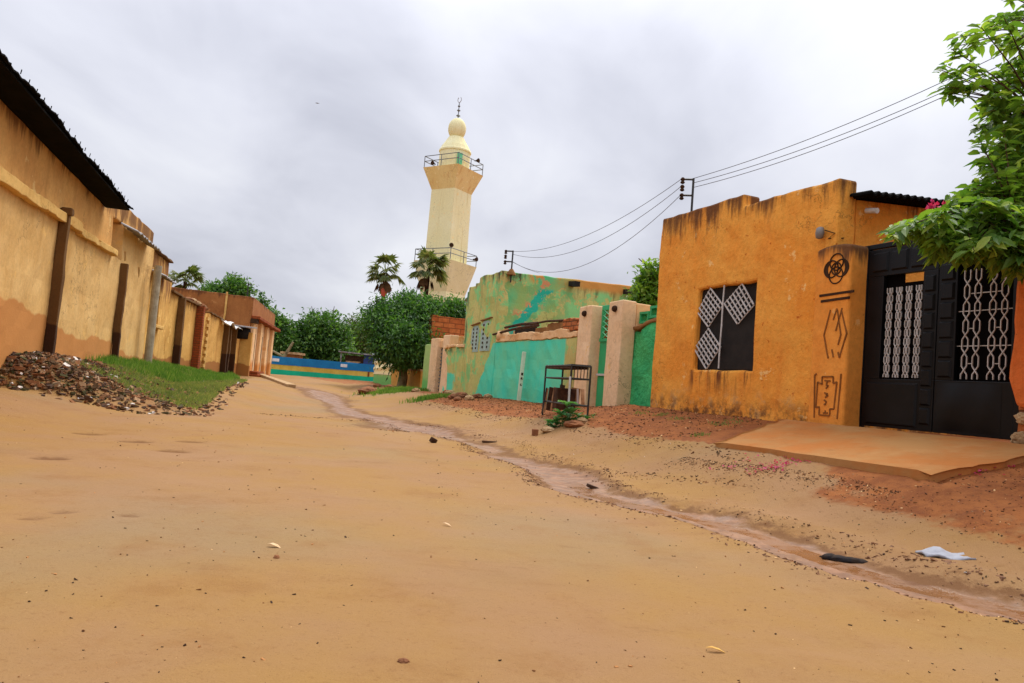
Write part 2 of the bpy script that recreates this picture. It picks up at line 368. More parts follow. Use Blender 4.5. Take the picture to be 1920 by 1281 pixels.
M['peach'] = stucco('peach_plaster', lin(236, 196, 148), lin(228, 182, 128), lin(220, 164, 102), .6, damp=lin(204, 136, 72), dampz=.9, dampw=.3, dampn=.3, bstr=.25).m
# green house: olive limewash over green, old orange showing where it flaked
def green_wall(name, patch):
    m = stucco(name, lin(206, 196, 122), lin(186, 190, 112), lin(140, 204, 130), .52, 3.85, lin(52, 48, 34), .95, .74, chips=lin(204, 140, 92), chipt=.63, bstr=.35, drip=lin(148, 144, 84))
    c = m.b.inputs['Base Color'].links[0].from_socket; s = m.scoord(RF); q = m.qcoord(RF); z = m.xyz()[2]; n = m.m_('SUBTRACT', m.noise(2.4, 6, .65, off=61), .5)
    if patch == 'street':
        turq = m.mix(m.rg(m.noise(1.6, 5, .6, off=63), .3, .7), lin(74, 216, 184), lin(108, 212, 168))
        turq = m.mix(m.rg(m.noise(3, 4, .6, (1, 1, .3), off=64), .58, .75, 0, .5), turq, lin(128, 200, 170))
        e = m.m_('SUBTRACT', m.m_('ADD', s, m.m_('MULTIPLY', n, .5)), m.m_('SUBTRACT', 8.6, m.m_('MULTIPLY', m.m_('SUBTRACT', z, .5), .75)))
        k = m.m_('MULTIPLY', m.rg(e, .03, -.03), m.rg(s, 3.1, 3.2))
        k = m.m_('MULTIPLY', k, m.rg(z, 1.94, 1.90))
        k2 = m.m_('MULTIPLY', m.rg(m.m_('ADD', s, n), 10.6, 10.75), m.rg(m.m_('ADD', z, m.m_('MULTIPLY', n, .3)), 1.1, 1.02))
        c = m.mix(m.m_('MAXIMUM', k, k2), c, turq)
        gd = m.m_('MULTIPLY', m.rg(s, 3.2, 3.1), m.rg(z, 2.0, 1.4)); 
        c = m.mix(m.m_('MULTIPLY', gd, .5), c, lin(176, 150, 90))
        # algae edge under the copings
        al = m.m_('MULTIPLY', m.rg(z, 1.55, 1.85), m.rg(s, 9.75, 9.95)); c = m.mix(m.m_('MULTIPLY', al, m.rg(n, -.1, .1)), c, lin(74, 120, 84))
    else:
        top = m.rg(z, 3.55, 3.75); c = m.mix(m.m_('MULTIPLY', top, m.rg(q, -.7, -1.0)), c, lin(206, 146, 74))
        g2 = m.mix(m.rg(m.noise(1.6, 5, .6, off=63), .3, .7), lin(96, 190, 130), lin(150, 176, 100))
        c = m.mix(m.m_('MULTIPLY', m.rg(q, -2.6, -1.3), m.rg(m.noise(1.5, 7, .7, off=71), .48, .51)), c, g2)
        line = m.m_('ADD', m.m_('MULTIPLY', m.m_('SUBTRACT', 3.5, z), .75), -1.35)   # the bare turquoise run left by an old leak
        d = m.m_('ABSOLUTE', m.m_('SUBTRACT', m.m_('ADD', q, m.m_('MULTIPLY', n, .7)), line))
        c = m.mix(m.m_('MULTIPLY', m.rg(d, .2, .14), m.rg(z, 3.55, 3.45)), c, lin(46, 178, 150))
        fl = m.m_('MULTIPLY', m.rg(d, .5, .2), m.rg(m.noise(3.2, 5, .7, off=77), .52, .57)); c = m.mix(fl, c, lin(208, 144, 100))
    m.col(c); return m.m
M['green_street'] = green_wall('green_street_plaster', 'street'); M['green_side'] = green_wall('green_side_plaster', 'side')
M['splatter'] = stucco('green_splatter_plaster', lin(84, 196, 110), lin(60, 182, 100), lin(150, 200, 96), .6, bstr=1.0).m
mm = Mat('green_rough_cast', .9, .2); h = mm.noise(11, 5, .7); mm.col(mm.mix(mm.rg(mm.noise(2, 4), .3, .7), lin(92, 214, 130), lin(66, 196, 124)))
mm.bump(h, 1.0, .12); M['splatter'] = mm.m
M['light_green'] = stucco('light_green_plaster', lin(168, 196, 120), lin(150, 184, 108), None, damp=lin(110, 182, 96), dampz=.8, dampw=.3, bstr=.2).m
M['yellow'] = stucco('yellow_plaster', lin(216, 176, 92), lin(204, 152, 70), lin(206, 130, 66), .6, bstr=.3).m
M['dirt_stain'] = simple('rough_render', lin(150, 108, 66), lin(122, 84, 50), .95, .1, 3, .6)
def brick(name, c1, c2, mortar, F, bw=.24, bh=.085, cross=False):
    m = Mat(name, .95, .15); n = m.t.nodes.new('ShaderNodeTexBrick'); z = m.xyz()[2]
    m.t.links.new(m.comb(m.qcoord(F) if cross else m.m_('ADD', m.scoord(F), m.qcoord(F)), m.m_('ADD', z, m.m_('MULTIPLY', m.noise(2), .03))), n.inputs['Vector'])
    n.inputs['Scale'].default_value = 1; n.inputs['Brick Width'].default_value = bw; n.inputs['Row Height'].default_value = bh
    n.inputs['Mortar Size'].default_value = .014; n.inputs['Mortar Smooth'].default_value = .4; n.inputs['Bias'].default_value = -.1
    m.set(n, 'Color1', c1); m.set(n, 'Color2', c2); m.set(n, 'Mortar', mortar)
    c = m.mix(m.rg(m.noise(7, 5, .7), .35, .7, 0, .5), n.outputs['Color'], lin(120, 66, 34)); m.col(c)
    m.bump(m.m_('SUBTRACT', m.m_('MULTIPLY', m.noise(20), .5), n.outputs['Fac']), .9, .02); return m.m
M['brick'] = brick('mud_brick', lin(196, 112, 62), lin(178, 94, 48), lin(122, 72, 42), RF, .5, .2)
M['rubble_wall'] = brick('broken_brickwork', lin(190, 110, 60), lin(160, 96, 60), lin(110, 72, 44), RF, .26, .1)
M['red_brick'] = brick('red_brick_pier', lin(160, 78, 40), lin(142, 66, 34), lin(120, 70, 40), L4)
M['black_paint'] = simple('black_gate_paint', (.003, .0033, .0042, 1), (.006, .0065, .008, 1), .42, .22, 3, .08)
M['black_flat'] = simple('dark_sheet_metal', (.012, .010, .009, 1), (.022, .017, .014, 1), .75, .2, 5, .1)
M['unlit_black'] = simple('unlit_space_black', (.006, .005, .005, 1), None, 1, 0, 1, 0)  # darkness of the space behind openings, put into the colour as near black
M['white_metal'] = simple('white_painted_steel', (.6, .58, .56, 1), (.46, .43, .4, 1), .5, .4, 9, 0)
M['grey_metal'] = simple('grey_painted_steel', (.42, .43, .44, 1), (.3, .3, .31, 1), .5, .4, 9, 0)
M['rail'] = simple('grey_rail_steel', (.16, .18, .2, 1), None, .6, .3, 4, 0)
M['groove'] = simple('dark_brown_paint', (.035, .018, .010, 1), (.06, .03, .015, 1), .9, .1, 9, 0)
M['engrave'] = simple('scratched_brown_line', (.28, .11, .03, 1), (.2, .075, .02, 1), .95, .1, 9, 0)
M['black_roof'] = simple('near_black_roof_sheet', (.004, .0038, .0035, 1), (.009, .008, .007, 1), .95, .05, 4, .1)  # one near-black tone for roof sheets, soffit and nails
M['zinc'] = simple('weathered_zinc_sheet', (.30, .30, .31, 1), (.16, .13, .11, 1), .55, .4, 3, .1)
M['grey_pipe'] = simple('grey_cement_pipe', lin(176, 166, 142), lin(142, 130, 108), .85, .25, 4, .2)
M['green_paint'] = simple('green_door_paint', lin(30, 172, 108), lin(40, 152, 96), .45, .4, 3, .05)
M['green_light'] = simple('pale_green_grille_paint', lin(120, 205, 160), lin(90, 180, 130), .5, .3, 5, 0)
M['wood'] = simple('dry_pale_wood', lin(206, 164, 122), lin(168, 122, 82), .85, .2, 9, .4)
M['dark_wood'] = simple('dark_weathered_wood', lin(84, 58, 40), lin(52, 36, 28), .9, .15, 9, .4)
M['black_bar'] = simple('black_steel_bar', (.012, .014, .014, 1), (.03, .025, .02, 1), .5, .4, 6, 0)
M['white_post'] = simple('chalky_white_post_paint', lin(204, 216, 190), lin(180, 196, 168), .8, .25, 6, .1)
M['blue_glass'] = simple('pale_blue_shutter', lin(168, 190, 186), lin(140, 166, 150), .7, .3, 7, .2)
M['stone'] = simple('brown_stone', lin(150, 100, 66), lin(104, 66, 44), .95, .2, 5, .6)
M['pale_stone'] = simple('pale_stone', lin(190, 160, 120), lin(150, 116, 80), .95, .2, 5, .6)
M['trunk'] = simple('bark', lin(92, 74, 54), lin(58, 46, 34), .95, .1, 5, .7)
M['trunk_pale'] = simple('lime_washed_bark', lin(150, 138, 106), lin(96, 84, 60), .95, .1, 3, .6)
M['palm_bark'] = simple('dark_palm_bark', lin(64, 44, 32), lin(40, 28, 20), .95, .1, 6, .7)
M['white_sheet'] = simple('white_plastic_sheet', (.75, .75, .74, 1), (.55, .54, .52, 1), .45, .4, 4, .2)
M['red_cloth'] = simple('faded_red_cloth', lin(186, 92, 70), None, .9, .1, 6, .2)
M['paper'] = simple('white_crumpled_paper', (.36, .37, .41, 1), (.28, .28, .31, 1), .75, .3, 14, .3)
M['rag'] = simple('black_rag', (.02, .018, .02, 1), (.05, .035, .025, 1), .9, .1, 20, .4)
M['blue_paint'] = stucco('blue_wall_paint', lin(34, 122, 174), lin(30, 110, 162), None, bstr=.15).m
M['yellow_paint'] = stucco('yellow_wall_paint', lin(216, 186, 90), lin(200, 168, 70), None, bstr=.15).m
M['teal_paint'] = stucco('teal_wall_paint', lin(30, 184, 140), lin(26, 170, 130), None, bstr=.15).m
M['blue_cabin'] = simple('blue_cabin_paint', lin(58, 90, 160), lin(50, 74, 130), .7, .3, 3, .1)
M['minaret'] = stucco('pale_yellow_minaret_plaster', lin(246, 240, 194), lin(240, 231, 178), lin(242, 220, 158), .6, bstr=.12, fscale=.35, drip=lin(200, 178, 104)).m
M['minaret_rust'] = stucco('rust_streaked_minaret_plaster', lin(240, 216, 150), lin(234, 204, 134), lin(242, 224, 168), .6, None, drip=lin(196, 136, 72), bstr=.12, fscale=.5).m
M['minaret_pale'] = stucco('cream_minaret_plaster', lin(238, 230, 184), lin(230, 220, 168), None, bstr=.12, fscale=.5).m
M['wire'] = simple('black_cable', (.09, .09, .1, 1), None, .6, .3, 1, 0)
m = Mat('dusty_cement', .92, .15); c = m.mix(m.rg(m.noise(1.3, 6, .65), .35, .65), lin(170, 124, 74), lin(176, 110, 54))
c = m.mix(m.rg(m.noise(5, 6, .75, off=5), .5, .75, 0, .4), c, lin(136, 88, 46)); c = m.mix(m.rg(m.noise(2.2, 6, .7, off=9), .5, .75, 0, .6), c, lin(182, 138, 88))
m.col(c)
m.bump(m.noise(30, 6, .75), .5, .015); M['soil_slab'] = m.m
M['slab_edge'] = simple('dusty_cement_edge', lin(150, 92, 48), None, .9, .2, 3, .4)
def leafmat(name, a, b, c, trans=.35, scale=1.2, rough=.5):
    m = Mat(name, rough, .35)
    k = m.noise(scale, 3, .5); r = m.g.outputs['Random Per Island']
    col = m.mix(m.rg(m.m_('ADD', m.m_('MULTIPLY', k, .75), m.m_('MULTIPLY', r, .35)), .3, .8), a, b)
    col = m.mix(m.rg(r, .8, 1.0, 0, .7), col, c); m.col(col)
    tr = m.t.nodes.new('ShaderNodeBsdfTranslucent'); m.t.links.new(m.mix(1, col, (1.6, 1.7, .8, 1), 'MULTIPLY'), tr.inputs[0])
    ms = m.t.nodes.new('ShaderNodeMixShader'); ms.inputs[0].default_value = trans
    o = m.t.nodes['Material Output']; m.t.links.new(m.b.outputs[0], ms.inputs[1]); m.t.links.new(tr.outputs[0], ms.inputs[2]); m.t.links.new(ms.outputs[0], o.inputs[0])
    return m.m
M['leaf_near'] = leafmat('bright_broad_leaf', (.06, .14, .018, 1), (.19, .31, .04, 1), (.36, .44, .08, 1), .46, 2.2)
M['leaf_dark'] = leafmat('dark_green_leaf', (.014, .05, .010, 1), (.075, .19, .03, 1), (.17, .29, .06, 1), .35, .8)
M['leaf_mid'] = leafmat('mid_green_leaf', (.022, .07, .012, 1), (.10, .22, .035, 1), (.20, .30, .08, 1), .35, .6)
M['leaf_olive'] = leafmat('olive_leaf', (.06, .10, .02, 1), (.13, .18, .04, 1), (.2, .22, .08, 1), .3, .6)
M['leaf_palm'] = leafmat('palm_frond', (.06, .09, .02, 1), (.17, .2, .06, 1), (.26, .24, .12, 1), .3, .9)
M['dry_frond'] = simple('dry_brown_frond', lin(110, 84, 56), lin(84, 62, 42), .9, .1, 4, .2)
M['grass'] = leafmat('fresh_grass', (.06, .15, .02, 1), (.16, .28, .045, 1), (.30, .32, .10, 1), .35, 2.6)
M['weed'] = leafmat('dusty_weed', (.12, .17, .045, 1), (.26, .30, .08, 1), (.40, .31, .14, 1), .3, 2.4)
M['plant'] = leafmat('grey_green_broad_leaf', (.06, .2, .06, 1), (.14, .34, .12, 1), (.2, .4, .16, 1), .3, 4)
M['petal'] = leafmat('magenta_petal', (.45, .02, .12, 1), (.6, .04, .2, 1), (.7, .1, .3, 1), .3, 4)
m = Mat('mixed_litter', .9, .15); r = m.g.outputs['Random Per Island']
cr_ = m.t.nodes.new('ShaderNodeValToRGB'); m.t.links.new(r, cr_.inputs[0]); e = cr_.color_ramp; e.interpolation = 'CONSTANT'
for i, (p, c) in enumerate(((0, lin(92, 66, 48)), (.18, lin(146, 100, 66)), (.36, lin(96, 74, 50)), (.5, lin(134, 96, 64)), (.62, lin(76, 74, 44)), (.74, lin(160, 126, 92)), (.84, lin(88, 70, 60)), (.95, lin(176, 150, 120)), (.98, lin(225, 215, 205)))):
    el = e.elements[i] if i < 2 else e.elements.new(p); el.position = p; el.color = c
m.col(m.mix(m.rg(m.noise(20), .3, .7, 0, .4), cr_.outputs[0], lin(60, 44, 30))); m.bump(m.noise(40), .4, .01); M['litter'] = m.m
m = Mat('leaf_litter', .85, .2); r = m.g.outputs['Random Per Island']
cr_ = m.t.nodes.new('ShaderNodeValToRGB'); m.t.links.new(r, cr_.inputs[0]); e = cr_.color_ramp; e.interpolation = 'CONSTANT'
for i, (p, c) in enumerate(((0, lin(58, 36, 22)), (.4, lin(96, 58, 32)), (.62, lin(124, 80, 44)), (.8, lin(168, 116, 68)), (.92, lin(206, 166, 116)))):
    el = e.elements[i] if i < 2 else e.elements.new(p); el.position = p; el.color = c
m.col(cr_.outputs[0]); M['leaf_litter'] = m.m
# ground
m = Mat('sandy_road', .95, .15)
at_ = m.t.nodes.new('ShaderNodeAttribute'); at_.attribute_name = 'soil'; sep_ = m.t.nodes.new('ShaderNodeSeparateColor'); m.t.links.new(at_.outputs['Color'], sep_.inputs[0])
red, wet, grs = sep_.outputs[0], sep_.outputs[1], sep_.outputs[2]
c = m.mix(m.rg(m.noise(.55, 5, .6), .35, .65), lin(151, 114, 62), lin(148, 112, 76))
c = m.mix(m.rg(m.noise(.33, 4, .55, off=9), .5, .72, 0, .6), c, lin(136, 115, 84))
c = m.mix(m.rg(m.noise(2.2, 6, .7, off=4), .5, .72, 0, .45), c, lin(132, 90, 46))
c = m.mix(m.rg(m.noise(38, 4, .7, off=2), .55, .72, 0, .4), c, lin(120, 80, 44))
c = m.mix(m.rg(m.noise(210, 3, .7, off=5), .6, .68, 0, .55), c, lin(92, 60, 34))
c = m.mix(m.rg(m.noise(120, 3, .7, off=2), .58, .7, 0, .3), c, lin(172, 138, 96))
rc = m.mix(m.rg(m.noise(4, 6, .75, off=6), .35, .65), lin(152, 92, 46), lin(124, 70, 34))
rc = m.mix(m.rg(m.noise(16, 5, .75, off=8), .5, .68, 0, .7), rc, lin(112, 62, 34))
a2_ = m.t.nodes.new('ShaderNodeAttribute'); a2_.attribute_name = 'marks'
c = m.mix(m.rg(m.m_('ADD', a2_.outputs['Color'], m.m_('MULTIPLY', m.m_('SUBTRACT', m.noise(9, 6, .75, off=51), .5), .8)), .3, .7, 0, .75), c, lin(104, 68, 38))
c = m.mix(m.rg(m.noise(1.1, 6, .7, (.45, 2.2, 1), off=53), .55, .75, 0, .35), c, lin(128, 88, 50))
c = m.mix(m.rg(m.noise(3.4, 6, .8, (.5, 1.8, 1), off=57), .6, .72, 0, .4), c, lin(118, 80, 44))
c = m.mix(m.rg(m.noise(.8, 5, .65, (.5, 1.6, 1), off=59), .55, .75, 0, .5), c, lin(152, 116, 82))
rn = m.rg(m.m_('ADD', red, m.m_('MULTIPLY', m.m_('SUBTRACT', m.noise(3, 6, .7, off=14), .5), .8)), .42, .6)
c = m.mix(rn, c, rc)
gc = m.mix(m.rg(m.noise(6, 5, .7, off=12), .4, .65), lin(140, 98, 56), lin(112, 92, 50))
c = m.mix(m.rg(m.m_('ADD', grs, m.m_('MULTIPLY', m.m_('SUBTRACT', m.noise(2.5, 6, .7, off=15), .5), .7)), .4, .62), c, gc)
wn_ = m.rg(m.m_('ADD', wet, m.m_('MULTIPLY', m.m_('SUBTRACT', m.noise(2.6, 6, .7, off=16), .5), 1.1)), .42, .66)
c = m.mix(m.m_('MULTIPLY', wn_, .85), c, m.mix(m.rg(m.noise(7, 6, .75, off=20), .38, .6), lin(140, 98, 68), lin(104, 68, 44)))
wat = m.rg(m.m_('ADD', at_.outputs['Alpha'], m.m_('MULTIPLY', m.m_('SUBTRACT', m.noise(5, 5, .65, off=61), .5), .9)), .5, .58)
c = m.mix(m.m_('MULTIPLY', wat, .9), c, lin(126, 84, 48))
edge_ = m.m_('MULTIPLY', m.rg(m.m_('ADD', wet, m.m_('MULTIPLY', m.m_('SUBTRACT', m.noise(7, 6, .75, off=36), .5), 1.1)), .2, .42), m.m_('SUBTRACT', 1.0, wn_))
c = m.mix(m.m_('MULTIPLY', edge_, .75), c, lin(100, 64, 36))
m.col(c); rgh = m.m_('ADD', m.m_('MULTIPLY', wn_, m.rg(m.noise(4, 5, .7, off=71), .4, .65, -.15, -.5)), .93)
rgh = m.m_('ADD', rgh, m.m_('MULTIPLY', m.rg(m.noise(.45, 4, .6, off=33), .45, .65), -.12)); rgh = m.m_('SUBTRACT', rgh, m.m_('MULTIPLY', wat, .3), True); m.set(m.b, 'Roughness', rgh)
m.set(m.b, 'Specular IOR Level', m.m_('ADD', m.m_('MULTIPLY', wn_, .25), .2))
h = m.m_('ADD', m.m_('MULTIPLY', m.noise(90, 5, .8), .6), m.m_('MULTIPLY', m.noise(9, 5, .65, off=3), .9))
h = m.m_('MULTIPLY', h, m.m_('ADD', m.m_('MULTIPLY', wn_, -.8), 1.0)); m.bump(h, .6, .02)
M['ground'] = m.m
m = Mat('muddy_water', .06, .5); m.col(m.mix(m.rg(m.noise(3, 4), .4, .6), lin(176, 112, 60), lin(160, 110, 78))); m.bump(m.noise(6, 2), .03, .01); M['water'] = m.m

# ---------------------------------------------------------------- ground
def axis(lo, hi, a, k):
    r = [0.0]
    while r[-1] < hi: r.append(r[-1]+a+k*abs(r[-1]))
    l = [0.0]
    while l[-1] > lo: l.append(l[-1]-a-k*abs(l[-1]))
    return np.array(sorted(set(l+r)))
xs = axis(-60, 45, .042, .010); ys = axis(-9, 110, .032, .009)
xs = np.concatenate([[-900, -300, -120], xs, [100, 300, 900]]); ys = np.concatenate([[-60], ys, [200, 450, 1500]])
X, Y = np.meshgrid(xs, ys); Zz = zg(X, Y)
nx, ny = len(xs), len(ys)
idx = np.arange(nx*ny).reshape(ny, nx)
Fq = np.stack([idx[:-1, :-1], idx[:-1, 1:], idx[1:, 1:], idx[1:, :-1]], -1).reshape(-1, 4)
gb = MB(); gb.np_add(np.stack([X, Y, Zz], -1).reshape(-1, 3), Fq)
ground = gb.build('ground', M['ground'], smooth=True); tag(ground, 'sandy orange brown dirt road between the houses', None, None, 'structure')
s, q = sq(RF, X, Y); s2, q2 = sq(LF, X, Y)
redm = ss(q, 2.15, 1.2)*ss(s, 10, 7)*ss(s, -9, -6.5) + .75*ss(q, 2.7, 2.2)*ss(s, -5.6, -6.6)*.8
redm = np.maximum(redm, .55*ss(q, 1.6, .6)*ss(s, 6, 8))
redm = np.clip(redm, 0, 1)
gq_ = gut_q(s)+.22*(fbm(s*1.1, s*0+3, 55, 3)-.5); wetm = (.62+.45*fbm(s*1.6, q*1.2, 66, 3))*np.exp(-(np.abs(q-gq_)/(.28+.18*fbm(s*.8, s*0, 57, 2)))**3)*ss(s, 3.2, 1.2)*(.42+.58*ss(s, -1.2, -3.6))
PUD = [(G(p, r_).x, G(p, r_).y, w_) for p, r_, w_ in ((600, 735, 1.1), (625, 755, .5), (660, 775, .7), (720, 790, .85), (780, 805, .8), (850, 825, .35), (930, 842, .35))]
for i in range(len(PUD)-1):
    ax, ay, aw = PUD[i]; bx, by, bw = PUD[i+1]
    t = np.clip(((X-ax)*(bx-ax)+(Y-ay)*(by-ay))/((bx-ax)**2+(by-ay)**2), 0, 1)
    d = np.hypot(X-ax-t*(bx-ax), Y-ay-t*(by-ay)); wetm = np.maximum(wetm, .74*np.exp(-(d/((aw+(bw-aw)*t)*(.3+1.3*fbm(X*.8, Y*.5, 67, 3))))**2))
grm = ss(q2, 2.7, 1.9)*ss(s2, 26, 20)*ss(q2, -.5, 0)*ss(Y-.35*(X+5), 10.7, 11.3)
col = np.zeros((nx*ny, 4), np.float32); col[:, 0] = redm.ravel(); col[:, 1] = wetm.ravel(); col[:, 2] = grm.ravel(); col[:, 3] = (np.exp(-((q-gut_q(s)+.06)/.13)**2)*ss(s, 0, -2)*ss(fbm(s*.8, s*0+9, 88, 2), .5, .66)).ravel()
a = ground.data.color_attributes.new('soil', 'FLOAT_COLOR', 'POINT'); a.data.foreach_set('color', col.ravel())
mk_ = np.zeros_like(X)
for fx, fy, fr in FOOT:
    kf = min(1.0, math.hypot(fx, fy)/7.5); mk_ = np.maximum(mk_, 1.1*kf*np.exp(-((((X-fx)*math.cos(fr)+(Y-fy)*math.sin(fr))/(.17*kf))**2+((-(X-fx)*math.sin(fr)+(Y-fy)*math.cos(fr))/(.13*kf))**2)))
yl_ = 10.6+.28*(X+4)+.25*np.sin(X*1.3)
mk_ = np.maximum(mk_, .8*np.exp(-((Y-yl_-.03)/.07)**2)*ss(X, -5.2, -4.4)*ss(X, -.4, -1.2))
for qq, am in ((2.35, .45), (2.75, .3), (4.55, .35), (5.9, .35), (7.4, .3)):
    mk_ = np.maximum(mk_, am*np.exp(-((q-qq-.18*np.sin(s*.6)-.3*(fbm(s*.4, s*0+qq, 3, 2)-.5))/.05)**2)*ss(fbm(s*.9, q*0+qq, 7, 3), .42, .62))
ca = np.zeros((nx*ny, 4), np.float32); ca[:, :3] = mk_.ravel()[:, None]; ca[:, 3] = 1
a = ground.data.color_attributes.new('marks', 'FLOAT_COLOR', 'POINT'); a.data.foreach_set('color', ca.ravel())
# ---------------------------------------------------------------- orange house and its gate (right)
house = thing('orange_house', RF.W(-2, 0, .66), 'orange plastered house with stepped stained parapet and white grille window', 'house')
mb = MB()
cellwall(mb, RF, -4.12, -.22, .3, 3.87, -.30, 0, [(-2.72, -1.38, 1.31, 2.56), (-4.2, -2.34, 3.70, 3.9)], .16, .018)
wall = mb.build('wall', M['orange'], house, bevel=.035)
mb = MB(); cellwall(mb, RF, -.5, -.221, .3, 3.15, -3.2, -.301, (), .25, .03); mb.build('wall', M['orange'], house, bevel=.02)
side = Frame(RF.W(-4.12, -.30, 0).xy, tuple((-RF.n).xy), 1)        # side wall that faces the gate court
sf = Frame((RF.W(-4.12, 0, 0)).xy, tuple((RF.n*-1).xy), 1)
mb = MB()
for q0_, q1_, zt in ((-.31, -4.6, 3.40),):
    mb.hexa([RF.W(a, b, .3 if low else 3.46+.077*(-b-.2)) for low in (1, 0) for a, b in ((-4.11, q1_), (-3.9, q1_), (-3.9, q0_), (-4.11, q0_))])
mb.build('wall', M['orange'], house)
win = MB(); win.fbox(RF, -2.74, -1.36, -.16, -.09, 1.29, 2.58); win = win.build('window', M['black_flat'], house)
mb = MB(); mb.fbox(RF, -2.70, -1.40, -.089, -.078, 1.30, 2.02).fbox(RF, -2.70, -2.02, -.077, -.071, 1.33, 1.98); mb.build('shutter', M['black_flat'], win)
zp = lambda x, y: RF.hit(1260+x/5.822, 500+y/5.822, -.03)
def lattice(c4, n1, n2):
    g = MB(); A, B, D, E_ = [zp(*p) for p in c4]                  # top, right, bottom, left
    L = lambda p, q_, t: (p[0]+(q_[0]-p[0])*t, p[1]+(q_[1]-p[1])*t)
    for i in range(n1+1): t = i/n1; g.strip(RF, [L(A, E_, t), L(B, D, t)], .02, -.04, -.026)
    for i in range(n2+1): t = i/n2; g.strip(RF, [L(A, B, t), L(E_, D, t)], .012, -.052, -.041)
    g.build('grille', M['white_metal'], win)
lattice([(415, 230), (550, 415), (392, 655), (272, 492)], 6, 5)
lattice([(762, 180), (890, 415), (712, 625), (566, 400)], 6, 5)
lattice([(392, 672), (525, 872), (370, 1115), (240, 893)], 6, 5)
g = MB(); g.strip(RF, [zp(580, 205), zp(562, 400), zp(548, 650), zp(530, 860), zp(515, 1112)], .022, -.025, -.012); g.build('window_bar', M['white_metal'], win)
ls, lz = RF.hit(1543, 438)
mb = MB(); P = RF.W(ls, .05, lz); mb.lathe((0, 0, 0), [(.02, -.075), (.055, -.06), (.066, 0), (.055, .06), (.02, .075)], 14)
mb.v = [tuple(P + RF.d*v[0] + RF.n*(v[1]*.6) + Vector((0, 0, v[2]))) for v in mb.v]
lamp = mb.build('wall_lamp', M['zinc'], house, smooth=True)
g = MB(); g.tube([RF.W(ls-.05, .02, lz+.03), RF.W(ls-.2, .008, lz-.03), RF.W(-4.0, .008, lz-.08), RF.W(-4.14, -.1, lz-.08)], .008, 5); g.build('cable', M['groove'], lamp)
# corrugated veranda roof at the side
mb = MB(); rows = []
for k in range(190):
    qq = -.18-k*.024; wv = .02*math.sin(k*PI*.4)+.03*float(vn(k*.03, 1, 8)); rows.append((RF.W(-4.42, qq, 3.47+wv+.077*k*.024), RF.W(-2.6, qq, 3.6+wv+.077*k*.024)))
V = [p for r_ in rows for p in r_]; V += [p-Vector((0, 0, .03)) for p in V]; n2_ = len(rows)*2; Fs = []
for k in range(len(rows)-1):
    a = 2*k; Fs += [(a, a+1, a+3, a+2), (n2_+a, n2_+a+2, n2_+a+3, n2_+a+1), (a, a+2, n2_+a+2, n2_+a)]
Fs += [(0, n2_, n2_+1, 1)]
mb.add(V, Fs); roof = mb.build('veranda_roof', M['black_roof'], house)
mb = MB(); P = RF.W(-4.2, -.38, 3.33); mb.tube([P, P-RF.d*.16+Vector((0, 0, -.03))], .035, 10); mb.build('spout', M['white_metal'], house)

pil = thing('gate_pillar', RF.W(-4.16, 0, .66), 'orange gate pillar with dark rosette and engraved marks beside the black gate', 'pillar', 'pillars of the black gate')
mb = MB()
def pw(a, b, c):
    if c > 2.5: k = (c-2.5)/.4; a = a-.0*k; c = c+.05*math.sin(PI*min(1, max(0, (a+4.42)/.55)))*k
    return a, b, c
cellwall(mb, RF, -4.42, -3.86, .3, 2.82, -.27, .05, (), .14, .006, pw); mb.build('shaft', M['orange_pier'], pil, bevel=.035, seg=3)
pz = lambda x, y: RF.hit(1520+x/3.658, 450+y/3.66, .05)
ros = MB()
c0 = pz(178, 197); rx = abs(pz(262, 197)[0]-c0[0])*.62; rz_ = abs(pz(178, 97)[1]-c0[1])*.62
RR_ = rx/.62; RZ_ = rz_/.62
for ox, oz, k_ in ((0, .45, .56), (0, -.45, .56), (.42, 0, .58), (-.42, 0, .58), (0, 0, .40)):
    ros.tube([RF.W(c0[0]+RR_*(ox+k_*math.cos(q_)), .055, c0[1]+RZ_*(oz+k_*math.sin(q_))) for q_ in np.linspace(0, 2*PI, 28)[:-1]], .009, 5, closed=True)
for sx in (1, -1):                                # dark filled crescents left and right
    A1 = [(c0[0]+sx*RR_*(.42+.57*math.cos(q_)), c0[1]+RZ_*.57*math.sin(q_)) for q_ in np.linspace(-1.75, 1.75, 14)]
    A2 = [(c0[0]+sx*RR_*(.14+.57*math.cos(q_)), c0[1]+RZ_*.62*math.sin(q_)) for q_ in np.linspace(1.35, -1.35, 12)]
    for i in range(11):
        f1_, f2_ = i/11, (i+1)/11; pk = lambda A, f: A[min(len(A)-1, int(round(f*(len(A)-1))))]
        ros.prism(RF, [pk(A1, f1_), pk(A1, f2_), pk(A2, 1-f2_), pk(A2, 1-f1_)], .045, .056)
ros.build('rosette', M['groove'], pil)
g = MB(); g.strip(RF, [pz(62, 385), pz(298, 351)], .03, .045, .058); g.strip(RF, [pz(72, 423), pz(268, 395)], .03, .045, .058); g.build('stripe', M['groove'], pil)
g = MB()
for pl in ([(137, 480), (92, 652), (112, 770), (120, 812)], [(182, 470), (155, 550)], [(217, 467), (172, 625)], [(185, 480), (207, 650), (188, 720)], [(213, 485), (247, 640), (197, 808), (188, 770)], [(146, 752), (156, 805)]):
    g.strip(RF, [pz(*p) for p in pl], .017, .045, .056)
g.build('engraving', M['engrave'], pil)
g = MB()
